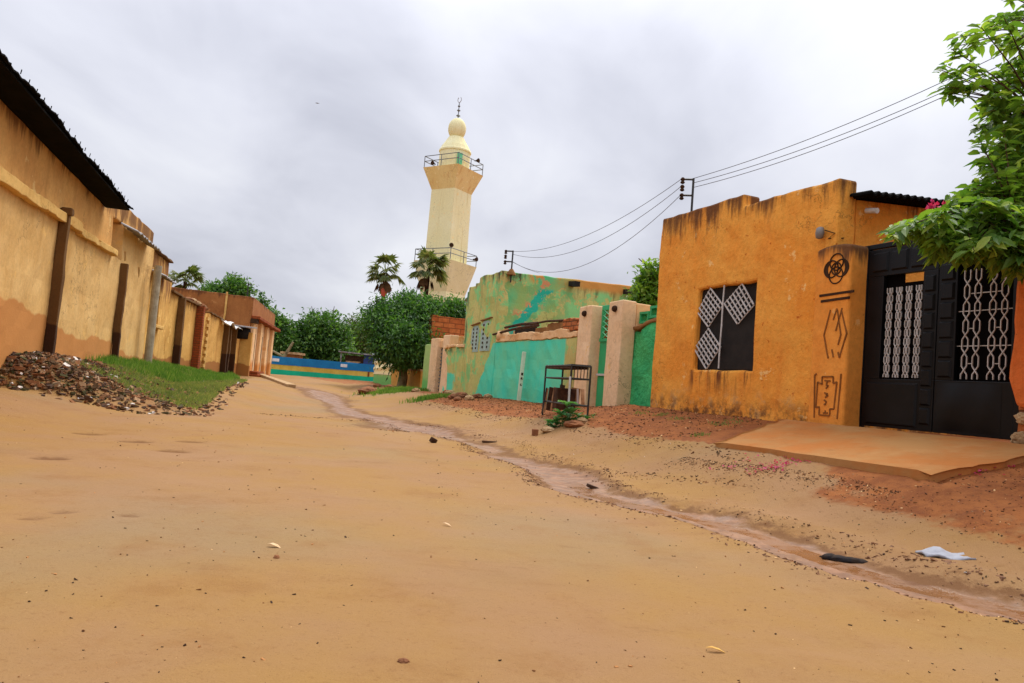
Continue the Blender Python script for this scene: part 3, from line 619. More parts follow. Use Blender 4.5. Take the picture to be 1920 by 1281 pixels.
for pl in ([(25, 1220), (28, 930), (40, 918)], [(208, 918), (203, 1000), (182, 1230)], [(78, 960), (80, 938), (155, 938), (155, 985)], [(78, 960), (80, 990), (48, 975), (36, 1150)], [(155, 985), (180, 975), (160, 1160), (132, 1160), (132, 1190)], [(36, 1150), (60, 1145), (58, 1200), (128, 1207), (132, 1190)], [(96, 966), (135, 968)], [(115, 968), (108, 1000), (122, 1000), (105, 1020)], [(95, 1050), (118, 1055)], [(105, 1062), (120, 1068), (100, 1080)], [(92, 1098), (108, 1110), (100, 1132), (92, 1125)], [(85, 1188), (118, 1188)], [(100, 1188), (101, 1170)]):
    g.strip(RF, [pz(*p) for p in pl], .016, .045, .057)
g.build('engraving', M['engrave'], pil)

mb = MB(); pil2 = thing('gate_pillar', RF.W(-6.7, 0, .66), 'reddish orange gate pillar with broken plaster baring stones at its foot', 'pillar', 'pillars of the black gate')
def pw2(a, b, c):
    if a > -6.6: a = a + .05*(float(vn(c*3, 2, 5))-.5) - .05*float(ss(c, 1.3, 1.0))
    return a, b, c
cellwall(mb, RF, -7.0, -6.34, 1.02, 2.75, -.32, .03, (), .13, .03, pw2); mb.build('shaft', M['red_orange'], pil2, bevel=.04)
mb = MB(); cellwall(mb, RF, -7.0, -6.36, .3, 1.04, -.30, -.02, (), .12, .05); mb.build('stone_foot', M['rubble_wall'], pil2, bevel=.02)
for i, (a, z_, w_, h_) in enumerate(((-6.44, .73, .17, .12), (-6.65, .74, .2, .13), (-6.46, .92, .15, .1), (-6.7, .93, .22, .11))):
    g = MB(); g.rock(RF.W(a, -.02, z_), w_*.6, .07, h_*.62, math.atan2(RF.d.y, RF.d.x), 60+i, 2); g.build('stone', M['orange_pier' if i % 2 else 'pale_stone'], pil2)
wl = MB(); cellwall(wl, RF, -12, -7.01, .3, 2.4, -.28, .0, (), .3, .03); o = wl.build('boundary_wall', M['red_orange'], loc=RF.W(-9, 0, .6)); tag(o, 'reddish plaster wall running on past the broken gate pillar', 'wall')

GQ = -.24
gt = thing('metal_gate', RF.W(-5.3, GQ, .66), 'black double leaf metal gate with white scroll grilles', 'gate')
gz = lambda x, y: RF.hit(1600+x/3.05, 440+y/3.05, GQ+.03)
gb_ = lambda mb, s0, s1, z0, z1, d0=-.03, d1=.03: mb.fbox(RF, min(s0, s1), max(s0, s1), GQ+d0, GQ+d1, z0, z1)
ZB, ZT = .69, 2.84
fr = MB(); gb_(fr, -4.43, -4.36, ZB, ZT, -.04, .035); gb_(fr, -6.33, -6.22, ZB, ZT, -.04, .035); gb_(fr, -6.22, -4.43, ZT-.06, ZT, -.04, .035); fr.build('gate_frame', M['black_paint'], gt, bevel=.008)
# left leaf with its opening
s_a, s_b, s_c, s_d = -4.44, -4.66, -5.18, -5.36     # hinge side, opening left, opening right, meeting line
lf = MB(); o0, o1 = 1.26, 2.45
gb_(lf, s_a, s_d, ZB+.02, o0); gb_(lf, s_a, s_d, o1, ZT-.07); gb_(lf, s_a, s_b, o0, o1); gb_(lf, s_c, s_d, o0, o1)
leaf = lf.build('gate_leaf', M['black_paint'], gt, bevel=.006)
g = MB(); gb_(g, s_b+.07, s_c-.02, o0, o1-.09, -.055, -.045); gb_(g, s_b+.07, s_b-.22, o1-.089, o1+.03, -.055, -.045); g.build('backing_sheet', M['unlit_black'], leaf)
def chain(mb, sc_, z0, z1, amp, per, w, dq=0.0, th=.014):
    n = int((z1-z0)/(per/2)); 
    for ph in (0, 1):
        for sg in (-1, 1):
            P = []
            for i in range(n+1):
                z = z0+i*per/2; wide = (i+ph) % 2
                x = sc_+sg*(w+(amp if wide else -amp)); P += [(x, max(z0, z-per*.13)), (x, min(z1, z+per*.13))]
            mb.strip(RF, P, th, GQ+.0+ph*.006+dq, GQ+.014+ph*.006+dq)
for k in range(4):
    sp = MB(); chain(sp, s_b-.07-k*.127, o0+.02, o1-.1, .014, .2, .02, -.01, .0075); sp.build('grille', M['white_metal'], leaf)
# embossed plates down the meeting stiles
def plate(mb, s0, s1, z0, z1, d=.03):
    e_ = .018; a, b = min(s0, s1), max(s0, s1)
    base = [(a, z0), (b, z0), (b, z1), (a, z1)]; top = [(a+e_, z0+e_), (b-e_, z0+e_), (b-e_, z1-e_), (a+e_, z1-e_)]
    V = [RF.W(p[0], GQ+d, p[1]) for p in base]+[RF.W(p[0], GQ+d+.02, p[1]) for p in top]
    mb.add(V, [(0, 1, 5, 4), (1, 2, 6, 5), (2, 3, 7, 6), (3, 0, 4, 7), (4, 5, 6, 7), (3, 2, 1, 0)])
for k in range(8):
    z0 = .78+k*.205; g = MB(); plate(g, -5.205, -5.335, z0, z0+.18, .031); g.build('embossed_plate', M['black_paint'], leaf)
for s0, s1 in ((-4.5, -4.72), (-4.76, -4.98), (-5.02, -5.3)):
    g = MB(); plate(g, s0, s1, 2.5, 2.73, .031); g.build('embossed_plate', M['black_paint'], leaf)
g = MB(); plate(g, -4.5, -5.17, .74, 1.22, .031); g.build('embossed_plate', M['black_paint'], leaf)
s_e, s_f, s_g, s_h = -5.37, -5.585, -6.17, -6.22
rf = MB(); gb_(rf, s_e, s_h, ZB+.02, o0); gb_(rf, s_e, s_h, o1+.1, ZT-.07); gb_(rf, s_e, s_f, o0, o1+.1); gb_(rf, s_g, s_h, o0, o1+.1)
leaf2 = rf.build('gate_leaf', M['black_paint'], gt, bevel=.006)
g = MB(); gb_(g, s_f+.09, s_g-.02, o0, o1+.1, -.055, -.045); g.build('backing_sheet', M['unlit_black'], leaf2)
sp = MB()
for k in range(2): chain(sp, s_f-.15-k*.28, o0+.02, o1+.08, .03, .36, .06, -.01, .009)
for z_, a, b in ((1.62, s_f, s_g), (1.98, s_f, s_g), (1.44, s_f-.18, s_f-.12), (1.80, s_f-.18, s_f-.12), (1.44, s_f-.46, s_f-.40), (1.80, s_f-.46, s_f-.40), (2.16, s_f-.46, s_f-.12)):
    sp.strip(RF, [(a, z_), (b, z_)], .008, GQ-.012, GQ-.002)
sp.build('grille', M['white_metal'], leaf2)
for k in range(6):
    z0 = 1.29+k*.205; g = MB(); plate(g, -5.40, -5.56, z0, z0+.18, .031); g.build('embossed_plate', M['black_paint'], leaf2)
g = MB()
for i in range(8):                                  # the dented lower sheet
    for j in range(6): pass
NI, NJ = 14, 10; Vp = []
for i in range(NI+1):
    for j in range(NJ+1):
        a = -5.4-.70*i/NI; z = .74+.5*j/NJ; bl = .03*math.sin(PI*i/NI)*math.sin(PI*j/NJ)*(1+.5*math.sin(i*.6))
        Vp.append(RF.W(a, GQ+.032+bl, z))
g.add(Vp, [(i*(NJ+1)+j, (i+1)*(NJ+1)+j, (i+1)*(NJ+1)+j+1, i*(NJ+1)+j+1) for i in range(NI) for j in range(NJ)])
g.build('dented_sheet', M['black_paint'], leaf2, smooth=True)
# court wall seen over the backing sheet
mb = MB(); cellwall(mb, RF, -9.5, -4.5, .4, 2.9, -5.4, -5.2, (), .5, .02); o = mb.build('court_wall', M['orange_pier'], loc=RF.W(-7, -5.3, .6)); tag(o, 'orange wall of the court glimpsed over the gate grille', 'wall')

# slab in front of the gate: flush with the sill, sloping to the road
def rq(px, py, qf):
    d = ray(px, py); t = (RF.W(0, qf, EYE)-ORG).dot(RF.n)/d.dot(RF.n); P = ORG+d*t; return (P-RF.p).dot(RF.d), P.z
QF = 1.72
sl_, zl_ = rq(1348, 833, QF); sr_, zr_ = rq(1738, 891, QF)
zf = (zl_+zr_)/2; print('SLAB', sl_, zl_, sr_, zr_)
mb = MB(); NI, NJ = 24, 14; T = []; B = []
for i in range(NI+1):
    for j in range(NJ+1):
        u_, v_ = i/NI, j/NJ
        sa = sl_+(sr_-sl_)*u_; sb = -3.55+(-6.9+3.55)*u_
        qq = .12+(QF-.12)*v_; s__ = sb+(sa-sb)*v_
        ed_ = .07*(float(vn(u_*9+v_*13, 3.3, 12))-.5)
        if j == NJ: qq += ed_
        if i == 0: s__ += ed_*1.5-.10*max(0, v_-.8)
        if i == NI: s__ += ed_*1.5+.16*max(0, v_-.85)
        z = .685+((zl_+(zr_-zl_)*u_)-.685)*v_ + .012*float(vn(s__*2, qq*2, 77))
        T.append(RF.W(s__, qq, z)); B.append(RF.W(s__, qq, z-.35))
id_ = lambda i, j: i*(NJ+1)+j; nT = len(T); Fs = []
for i in range(NI):
    for j in range(NJ): Fs.append((id_(i, j), id_(i+1, j), id_(i+1, j+1), id_(i, j+1)))
ring = [id_(i, 0) for i in range(NI)]+[id_(NI, j) for j in range(NJ)]+[id_(i, NJ) for i in range(NI, 0, -1)]+[id_(0, j) for j in range(NJ, 0, -1)]
Fs += [(ring[k], ring[(k+1) % len(ring)], nT+ring[(k+1) % len(ring)], nT+ring[k]) for k in range(len(ring))]
mb.add(T+B, Fs); slab = thing('entrance_slab', RF.W(-5.5, .9, .6), 'dusty sloping cement slab on the ground before the black gate', 'slab'); mb.build('slab_top', M['soil_slab'], slab, bevel=.02)
SLAB = (sl_, sr_)

# ---------------------------------------------------------------- service masts and cables
def mast(base, top, arm, label, pts, k=1.0):
    t = thing('service_mast', base, label, 'mast', 'electric service masts on the roofs')
    g = MB(); g.tube([base-Vector((0, 0, .25)), top], .02*k, 8); g.build('pole', M['black_bar'], t)
    for i, dz in enumerate((.02, .30)):
        a0 = top-Vector((0, 0, dz)); a1 = a0 + arm*(.2*k)
        g = MB(); g.tube([a0, a1], .018*k, 6); b = g.build('bracket', M['black_bar'], t)
        for j in range(2 if i == 0 else 1):
            g = MB(); c = a1-Vector((0, 0, .02+.13*j))-arm*(.02); g.lathe(c-Vector((0, 0, .06)), [(.02*k, 0), (.042*k, .02), (.025*k, .05), (.042*k, .08), (.02*k, .11)], 10); g.build('insulator', M['groove'], b)
    return t
mb1 = Vector((2.89, 12.63, 3.72)); mt1 = Vector((2.89, 12.65, 4.64)); armd = (Vector((2.77, 12.94, 0))-Vector((2.89, 12.65, 0))).normalized()
mast(mb1, mt1, Vector((-.98, .2, 0)), 'black service mast with insulators on the orange house roof', None)
sM, zM = RF.hit(962, 470, -.25); sB, zB = RF.hit(961, 508, -.25)
mt2 = RF.W(sM, -.25, zM); mb2 = Vector((mt2.x, mt2.y, 3.8))
mast(mb2, mt2, Vector((-.98, .2, 0)), 'service mast on a small cement foot atop the green house', None, 1.05)
g = MB(); g.lathe(mb2-Vector((0, 0, .05)), [(.13, 0), (.1, .07), (.04, .16)], 10); g.build('mast_foot', M['dirt_stain'], [o for o in C.objects if o.name == 'service_mast.001'][0])
def cable(a, b, sag, label, r=.0052):
    P = [a+(b-a)*t-Vector((0, 0, sag*4*t*(1-t))) for t in np.linspace(0, 1, 26)]
    g = MB(); g.tube(P, r, 5); o = g.build('power_cable', M['wire'], loc=P[0]); tag(o, label, 'cable', 'overhead electric cables'); return o
for i, (da, db, sg, lb) in enumerate(((.0, .02, .35, 'uppermost cable sagging between the two roof masts'), (.13, .10, .5, 'middle cable sagging between the two roof masts'), (.28, .30, .72, 'lowest cable sagging between the two roof masts'))):
    cable(mt1-Vector((.18, -.04, da)), mt2-Vector((-.02, 0, db)), sg, lb)
for (px, py), da, sg, lb in (((1835, 122), .0, .2, 'uppermost cable rising from the orange house mast to the upper right'), ((1831, 144), .08, .22, 'middle cable rising from the orange house mast into the tree'), ((1835, 151), .16, .24, 'lowest cable rising from the orange house mast into the tree')):
    e_ = at(px, py, 9.6)+Vector((0, 0, 1.07*sg)); a0 = mt1-Vector((0, 0, da)); cable(a0, a0+(e_-a0)*1.5, sg*1.2, lb)
P = at(1012, 512, mt2.y+2.5); cable(mt2-Vector((0, 0, .3)), P, .03, 'short cable dropping from the green house mast to its roof')

# ---------------------------------------------------------------- garden wall, green gate, pillars
t = thing('garden_wall', RF.W(.4, -.4, .6), 'bright green rough cast garden wall beside the orange house', 'wall')
mb = MB()
def gw(a, b, c): return a, b, c - .0
cellwall(mb, RF, -.215, 1.1, .3, 1.98, -.5, -.28, (), .09, .05, lambda a, b, c: (a, b, .3+(c-.3)*(1+.16*float(ss(a, .9, .0))))); mb.build('wall', M['splatter'], t, bevel=.03)
mb = MB(); cellwall(mb, RF, -.215, .95, 2.02, 2.10, -.52, -.24, (), .12, .025, lambda a, b, c: (a, b, c+.16*float(ss(a, .9, .0)))); mb.build('coping', M['dirt_stain'], t, bevel=.02)
for k in range(3):
    g = MB(); a = -.18+k*.34
    zt = 2.13+.16*float(ss(a+.15, .9, 0)); g.fbox(RF, a, a+.31, -.46, -.32, zt, zt+.045).fbox(RF, a, a+.31, -.46, -.32, zt+.17, zt+.215).fbox(RF, a, a+.05, -.455, -.325, zt+.045, zt+.17).fbox(RF, a+.26, a+.31, -.455, -.325, zt+.045, zt+.17)
    g.tube([RF.W(a+.05, -.39, zt+.05), RF.W(a+.26, -.39, zt+.165)], .014, 5).tube([RF.W(a+.05, -.39, zt+.165), RF.W(a+.26, -.39, zt+.05)], .014, 5)
    g.build('openwork_block', M['green_paint'], t)
def pillar(s0, s1, q0, z0, z1, mat, label, lampz=None, extra=None, grp='pillars of the green gates'):
    t = thing('gate_pillar', RF.W((s0+s1)/2, 0, z0), label, 'pillar', grp)
    mb = MB(); cellwall(mb, RF, s0, s1, z0-.3, z1, q0, 0, (), .18, .012); mb.build('shaft', M[mat], t, bevel=.02)
    if lampz:
        g = MB(); sm = (s0+s1)/2; g.lathe((0, 0, 0), [(.06, 0), (.062, .03), (.045, .06), (.0, .07)], 12)
        g.v = [tuple(RF.W(sm, v[2], lampz)+RF.d*v[0]+Vector((0, 0, v[1]))) for v in g.v]; g.build('lamp_socket', M['groove'], t)
    return t
pb = pillar(.88, 1.40, -.30, .58, 2.57, 'cream', 'cream gate pillar right of the green door, with long wall behind its top', 2.42)
mb = MB(); cellwall(mb, RF, .89, 1.1, 1.85, 2.54, -.62, -.31, (), .2, .012); mb.build('lintel', M['peach'], pb, bevel=.02)
mb = MB(); cellwall(mb, RF, .95, 1.12, .3, 1.86, -.34, -.305, (), .2, .012); mb.build('buttress', M['peach'], pb, bevel=.02)
pa = pillar(2.08, 2.62, -.36, .5, 2.56, 'cream', 'cream gate pillar left of the green door, partly behind the stall', 2.4)
mb = MB(); cellwall(mb, RF, 2.0, 2.075, .3, 2.5, -.36, -.29, (), .2, .025); mb.build('render_edge', M['dirt_stain'], pa, bevel=.01)
dr = thing('metal_door', RF.W(1.7, -.2, .55), 'bright green metal gate between two cream pillars', 'door')
g = MB(); g.fbox(RF, 1.405, 2.0, -.24, -.19, .56, 1.86).fbox(RF, 1.405, 2.0, -.24, -.185, 2.46, 2.56).fbox(RF, 1.405, 1.47, -.24, -.185, 1.861, 2.459).fbox(RF, 1.93, 2.0, -.24, -.185, 1.861, 2.459); leaf3 = g.build('door_leaf', M['green_paint'], dr, bevel=.006)
g = MB(); g.fbox(RF, 1.41, 1.995, -.215, -.165, 1.84, 1.90); g.build('door_rail', M['green_paint'], leaf3)
g = MB(); g.fbox(RF, 1.41, 1.995, -.189, -.15, 1.17, 1.21); g.build('bolt_bar', M['white_metal'], leaf3)
g = MB()
for k in range(5):
    z_ = 1.92+k*.11; g.tube([RF.W(1.47, -.205, z_), RF.W(1.7, -.205, z_+.11), RF.W(1.93, -.205, z_)], .01, 5); g.tube([RF.W(1.47, -.195, z_+.11), RF.W(1.7, -.195, z_), RF.W(1.93, -.195, z_+.11)], .01, 5)
g.build('grille', M['green_light'], leaf3)
g = MB(); g.fbox(RF, 1.47, 1.93, -.5, -.49, 1.87, 2.46); g.build('backing_sheet', M['splatter'], leaf3)

# ---------------------------------------------------------------- turquoise compound wall with broken top
cw = thing('compound_wall', RF.W(5, 0, .5), 'turquoise painted compound wall with broken rubble top, olive at the near end', 'wall')
mb = MB(); cellwall(mb, RF, 2.63, 7.33, .1, 1.93, -.28, 0, (), .22, .025); mb.build('wall', M['green_street'], cw, bevel=.02)
mb = MB(); cellwall(mb, RF, 2.63, 7.30, 1.935, 2.12, -.26, .02, [(6.6, 7.3, 2.02, 2.2), (2.6, 3.1, 2.05, 2.2), (4.3, 4.6, 2.09, 2.2)], .12, .03); mb.build('coping', M['peach'], cw, bevel=.015)
mb = MB(); cellwall(mb, RF, 2.63, 3.45, 2.10, 2.36, -.24, -.04, [(2.6, 2.8, 2.27, 2.4)], .1, .05); mb.build('rubble_course', M['rubble_wall'], cw, bevel=.015)
mb = MB(); cellwall(mb, RF, 3.5, 4.9, 2.1, 2.3, -.24, -.06, [(4.3, 4.95, 2.22, 2.4)], .1, .04); mb.build('rubble_course', M['dirt_stain'], cw, bevel=.015)
mb = MB(); mb.lathe((0, 0, 0), [(.02, -.16), (.12, -.14), (.13, .14), (.02, .16)], 14); P = RF.W(7.1, -.1, 2.1)
mb.v = [tuple(P+RF.n*v[2]+RF.d*v[0]+Vector((0, 0, v[1]))) for v in mb.v]
o = mb.build('clay_jar', M['peach'], loc=P, smooth=True); tag(o, 'round peach jar lying on the turquoise wall end', 'jar')
for i, (a, b, r_, lb) in enumerate((((5.0, -.15, 2.30), (7.45, .05, 2.14), .04, 'long dark pole lying along the broken wall top'), ((5.2, -.22, 2.36), (7.0, -.1, 2.32), .045, 'short dark beam lying over the pole on the wall top'), ((3.5, -.1, 2.33), (5.0, .05, 2.30), .03, 'thin weathered plank lying on the rubble wall top'))):
    g = MB(); P0, P1 = RF.W(*a), RF.W(*b); g.tube([P0, (P0+P1)/2+Vector((0, 0, .03)), P1], r_, 7, r_*.7); o = g.build('wood_pole', M['dark_wood'], loc=P0); tag(o, lb, 'pole', 'poles on the wall top')
g = MB(); g.fbox(RF, 5.5, 6.8, -.35, -.3, 2.0, 2.3); o = g.build('dark_sheet', M['rag'], loc=RF.W(6, -.3, 2)); tag(o, 'dark cloth sheet hanging behind the poles on the wall', 'sheet')

# ---------------------------------------------------------------- green house
gh = thing('green_house', RF.W(8.6, -2, .5), 'flat roofed green and olive house with peeling paint and black water spouts', 'house')
mb = MB()
def ghw(a, b, c): return a, b, c
cellwall(mb, RF, 7.36, 9.92, .1, 3.84, -.28, .004, [(9.0, 9.95, 3.69, 3.9), (9.45, 9.95, 3.62, 3.9)], .2, .025); mb.build('wall', M['green_street'], gh, bevel=.03)
cf = Frame(RF.W(7.36, 0, 0).xy, tuple((RF.n).xy), 1)               # cross wall facing the camera: s runs along the street normal
mb = MB(); cellwall(mb, cf, -6.2, -.002, .1, 3.84, -.27, 0, (), .25, .025, lambda a, b, c: (a, b, c + .025*(-a)*float(ss(c, 2.5, 3.8)))); w_ = mb
w_.v = [tuple(v) for v in w_.v]; o = w_.build('wall', M['green_side'], gh, bevel=.03)
mb = MB(); mb.fbox(RF, 7.4, 11.0, -6, -.28, 3.3, 3.4); mb.build('roof', M['dirt_stain'], gh)
mb = MB(); cellwall(mb, RF, 9.925, 10.1, .1, 3.5, -6, -.01, (), .4, .02); mb.build('wall', M['green_street'], gh, bevel=.02)
for px, py in ((1075, 534), (1178, 549)):
    qq, z_ = RF.hits(px, py, 7.2)
    g = MB(); A = RF.W(7.45, qq, z_+.04); B_ = RF.W(6.95, qq, z_-.0)
    up = Vector((0, 0, 1)); sd_ = RF.n
    g.hexa([A-sd_*.08-up*.07, A+sd_*.08-up*.07, B_+sd_*.08-up*.07, B_-sd_*.08-up*.07, A-sd_*.08+up*.07, A+sd_*.08+up*.07, B_+sd_*.08+up*.07, B_-sd_*.08+up*.07]); sp_ = g.build('drain_spout', M['black_flat'], gh)
for (x0, x1, y0, y1) in ((886, 896, 612, 660), (904, 918, 603, 658)):
    (s0, za), (s1, zb) = RF.hit(x0, y0), RF.hit(x1, y1)
    wn_o = MB(); wn_o.prism(RF, [(s0, zb), (s1, zb), (s1, za-.1), (s1+(s0-s1)*.25, za), (s1+(s0-s1)*.75, za), (s0, za-.1)], -.02, .012); wn_o = wn_o.build('window', M['blue_glass'], gh)
    for k in range(6):
        for j in range(2): g = MB(); g.fbox(RF, s1+(s0-s1)*(.22+.45*j), s1+(s0-s1)*(.34+.45*j), .0121, .02, zb+.08+(za-zb-.1)*k/6, zb+.14+(za-zb-.1)*k/6).build('vent_hole', M['groove'], wn_o)
    g = MB(); g.strip(RF, [(s1-.05, za+.07), (s0+.02, za+.02)], .03, -.01, .05); g.build('hood', M['dirt_stain'], wn_o)
lw = thing('compound_wall', RF.W(11, 0, .45), 'low olive wall with mossy top left of the green house', 'wall')
mb = MB(); cellwall(mb, RF, 9.93, 11.9, .1, 1.84, -.26, .0, (), .2, .025); mb.build('wall', M['green_street'], lw, bevel=.02)
mb = MB(); cellwall(mb, RF, 9.93, 11.85, 1.845, 1.93, -.28, .05, [(10.6, 10.8, 1.85, 2)], .12, .03); mb.build('coping', M['peach'], lw, bevel=.015)
def pil_px(x0b, x1b, label, ztop, cap=False):
    s0 = RF.hit(x1b, 735)[0]; s1 = RF.hit(x0b, 735)[0]
    t = pillar(s0, s1, -.3, .42, ztop, 'cream', label, None)
    return t, s0, s1
pd, d0, d1 = pil_px(823, 835, 'cream far gate pillar with a stub beam, next to the low olive wall', 2.27)
g = MB(); g.fbox(RF, d0-.02, d0+.3, -.75, -.301, 1.95, 2.26); g.build('stub_beam', M['peach'], pd, bevel=.01)
pc, c0_, c1_ = pil_px(800, 813, 'cream far gate pillar against the light green wall', 2.2)
fg = thing('metal_gate', RF.W((d1+c0_)/2, -.15, .4), 'narrow dark green lattice gate between the far cream pillars', 'gate')
g = MB(); g.fbox(RF, d1, c0_, -.2, -.17, .45, 1.9); g.build('backing_sheet', simple('dull_green_sheet', lin(90, 128, 96), lin(64, 98, 74), .7, .3, 8, .1), fg)
g = MB()
for k in range(12):
    z_ = .5+k*.12; g.tube([RF.W(d1, -.15, z_), RF.W(c0_, -.15, z_+.12)], .014, 5); g.tube([RF.W(d1, -.14, z_+.12), RF.W(c0_, -.14, z_)], .014, 5)
g.build('lattice', M['rail'], fg)
g = MB(); g.fbox(RF, d1, c0_, -.22, -.1, 1.9, 2.1); g.build('lintel', M['peach'], fg)
s0 = c1_; s1 = RF.hit(789, 722)[0]
mb = MB(); cellwall(mb, RF, s0+.01, s1, .1, 2.02, -.3, -.03, (), .25, .012); o = mb.build('boundary_wall', M['light_green'], loc=RF.W(s1, 0, .4), bevel=.02); tag(o, 'short light green wall left of the far cream pillars', 'wall')
GE = RF.W(s1, -.15, .4)

# brick building behind
bF = Frame(at(807, 640, 30.5).xy, (-.4, 1), 1)
bb = thing('brick_building', bF.W(0, -1, .4), 'unplastered orange brick building with dark porch behind the pillars', 'building')
zt = at(807, 590, 30.5).z; zb = at(790, 645, 31.5).z
mb = MB(); cellwall(mb, bF, 0, 3.4, zb, zt, -.25, 0, (), .35, .03); mb.build('wall', M['brick'], bb)
cb = Frame(bF.p.xy, tuple(bF.n.xy), 1)
mb = MB(); cellwall(mb, cb, -5, -.002, .2, zt-.02, -.25, .0, (), .35, .03); mb.build('wall', brick('mud_brick_side', lin(200, 116, 62), lin(180, 96, 50), lin(120, 70, 42), bF, .5, .2, True), bb)
mb = MB(); mb.fbox(bF, .05, 5, -3.5, -3.3, .2, zb).fbox(bF, 3.2, 3.35, -3.3, -.02, .2, zb).fbox(bF, .05, 3.35, -3.3, -.26, zb-.05, zb+.1); mb.build('porch', M['unlit_black'], bb)  # porch back, side and ceiling coloured near black to give its shade
for k in (.35, 1.6, 2.9):
    g = MB(); g.tube([bF.W(k, -.12, .3), bF.W(k, -.12, zb)], .05, 8); g.build('porch_post', M['dark_wood'], bb)

# yellow footing wall and cream balustrade further along
A_ = Vector((at(787, 720, 30.5).x, 30.5, 0)); B_ = Vector((at(733, 720, 34.5).x, 34.5, 0))
yF = Frame(A_.xy, tuple((B_-A_).xy), 1); LY = (B_-A_).length
yw = thing('parapet_wall', (A_+B_)/2+Vector((0, 0, .4)), 'low yellow ochre wall with red oddments behind the big tree trunk', 'wall')
mb = MB(); cellwall(mb, yF, 0, LY, 0, 1.12, -.25, 0, (), .35, .02); mb.build('wall', M['yellow'], yw)
mb = MB(); mb.fbox(yF, -.02, LY, -.28, .04, 1.12, 1.2); mb.build('coping', M['pale_stone'], yw)
A2 = B_; B2 = at(699, 720, 53.0); B2.z = 0
cF = Frame(A2.xy, tuple((B2-A2).xy), 1); LC = (B2-A2).length
bw_ = thing('balustrade_wall', (A2+B2)/2+Vector((0, 0, .3)), 'pale green low wall topped with a cream balustrade', 'wall')
mb = MB(); cellwall(mb, cF, .02, LC, -.1, .86, -.2, 0, (), .5, .02); mb.build('wall', M['light_green'], bw_)
mb = MB(); mb.fbox(cF, .02, LC, -.25, .05, 1.60, 1.72).fbox(cF, .02, LC, -.22, .02, .86, .95); mb.build('rail', M['minaret'], bw_)
for k in range(int(LC/.75)):
    g = MB(); P = cF.W(.3+k*.75, -.1, .95); g.lathe(P, [(.12, 0), (.13, .1), (.2, .28), (.1, .5), (.16, .65)], 8); g.build('baluster', M['minaret'], bw_)

# ---------------------------------------------------------------- tricolour wall at the end of the road
a0, a1 = at(470, 708, 52.5), at(699, 722, 57.2)
tF = Frame(a1.xy, tuple((a0-a1).xy), 1); TL = (a0-a1).length+4
tw = thing('painted_wall', tF.W(TL/2, 0, 0), 'long low wall striped blue, yellow and teal at the road end', 'wall')
sgn = 1 if tF.n.y < 0 else -1
if sgn < 0: tF.n = -tF.n
for nm, z0, z1, mt, pr in (('teal_band', -.3, .62, 'teal_paint', .0), ('yellow_band', .62, .98, 'yellow_paint', .0), ('blue_band', .98, 1.55, 'blue_paint', .03)):
    mb = MB(); cellwall(mb, tF, 0, TL, z0, z1, -.25, pr, (), .5, .02); mb.build(nm, M[mt], tw)
for px in (516, 645):
    ss_, zz_ = tF.hit(px, 680); g = MB(); g.fbox(tF, ss_-.25, ss_+.25, .031, .06, 1.18, 1.4); g.build('white_plate', M['white_sheet'], tw)
ss_, zz_ = tF.hit(691, 700); g = MB(); g.fbox(tF, ss_-.06, ss_+.06, .001, .05, .62, .97); g.build('rust_stain', M['red_brick'], tw)
cab = thing('market_cabin', at(676, 690, 61) , 'blue and brown kiosk with a thin roof behind the striped wall', 'kiosk')
P = at(676, 690, 61); g = MB(); g.box((P.x-.4, 61, .9), 1.5, 1.6, 2.6); g.build('brown_panel', M['dark_wood'], cab)
g = MB(); g.box((P.x+.8, 60.9, .95), .85, 1.6, 2.7); g.build('blue_panel', M['blue_cabin'], cab)
g = MB(); g.box((P.x, 60.8, 2.38), 3.2, 2.4, .1, 0, (0, .03)); g.build('roof', M['zinc'], cab)
for dx in (-1.4, 1.35):
    g = MB(); g.tube([(P.x+dx, 59.8, -.1), (P.x+dx, 59.8, 2.35 if dx < 0 else 3.1)], .06, 6); g.build('post', M['zinc'], cab)
P = at(662, 690, 60); g = MB(); g.box((P.x, 60, .9), .9, .6, 1.5).box((P.x, 60, 1.68), 1.1, .7, .08); o = g.build('stall_box', M['pale_stone'], loc=(P.x, 60, .2)); tag(o, 'pale box shaped stall beside the kiosk behind the striped wall', 'stall')
P = at(537, 668, 60); hb = thing('tan_shed', (P.x, 62, 0), 'small tan shed with flat slab roof under the trees behind the striped wall', 'shed')
g = MB(); g.box((P.x, 62, .8), 1.1, 1.6, 2.2); g.build('wall', M['dirt_stain'], hb)
g = MB(); g.box((P.x-.05, 61.9, 2.0), 1.5, 2.0, .18); g.build('roof', M['pale_stone'], hb)
P = at(525, 672, 58); g = MB(); g.tube([(P.x-.2, 58, -.1), (P.x+.3, 58, 1.6), (P.x+.9, 58, 2.8)], .16, 7, .1).tube([(P.x+.3, 58, 1.6), (P.x-.6, 58, 2.0)], .1, 6).tube([(P.x-.5, 58, -.1), (P.x-.9, 58, 1.8)], .14, 6); o = g.build('tree_stump', M['trunk_pale'], loc=(P.x, 58, 0)); tag(o, 'forked pale bare stump standing behind the striped wall', 'stump')

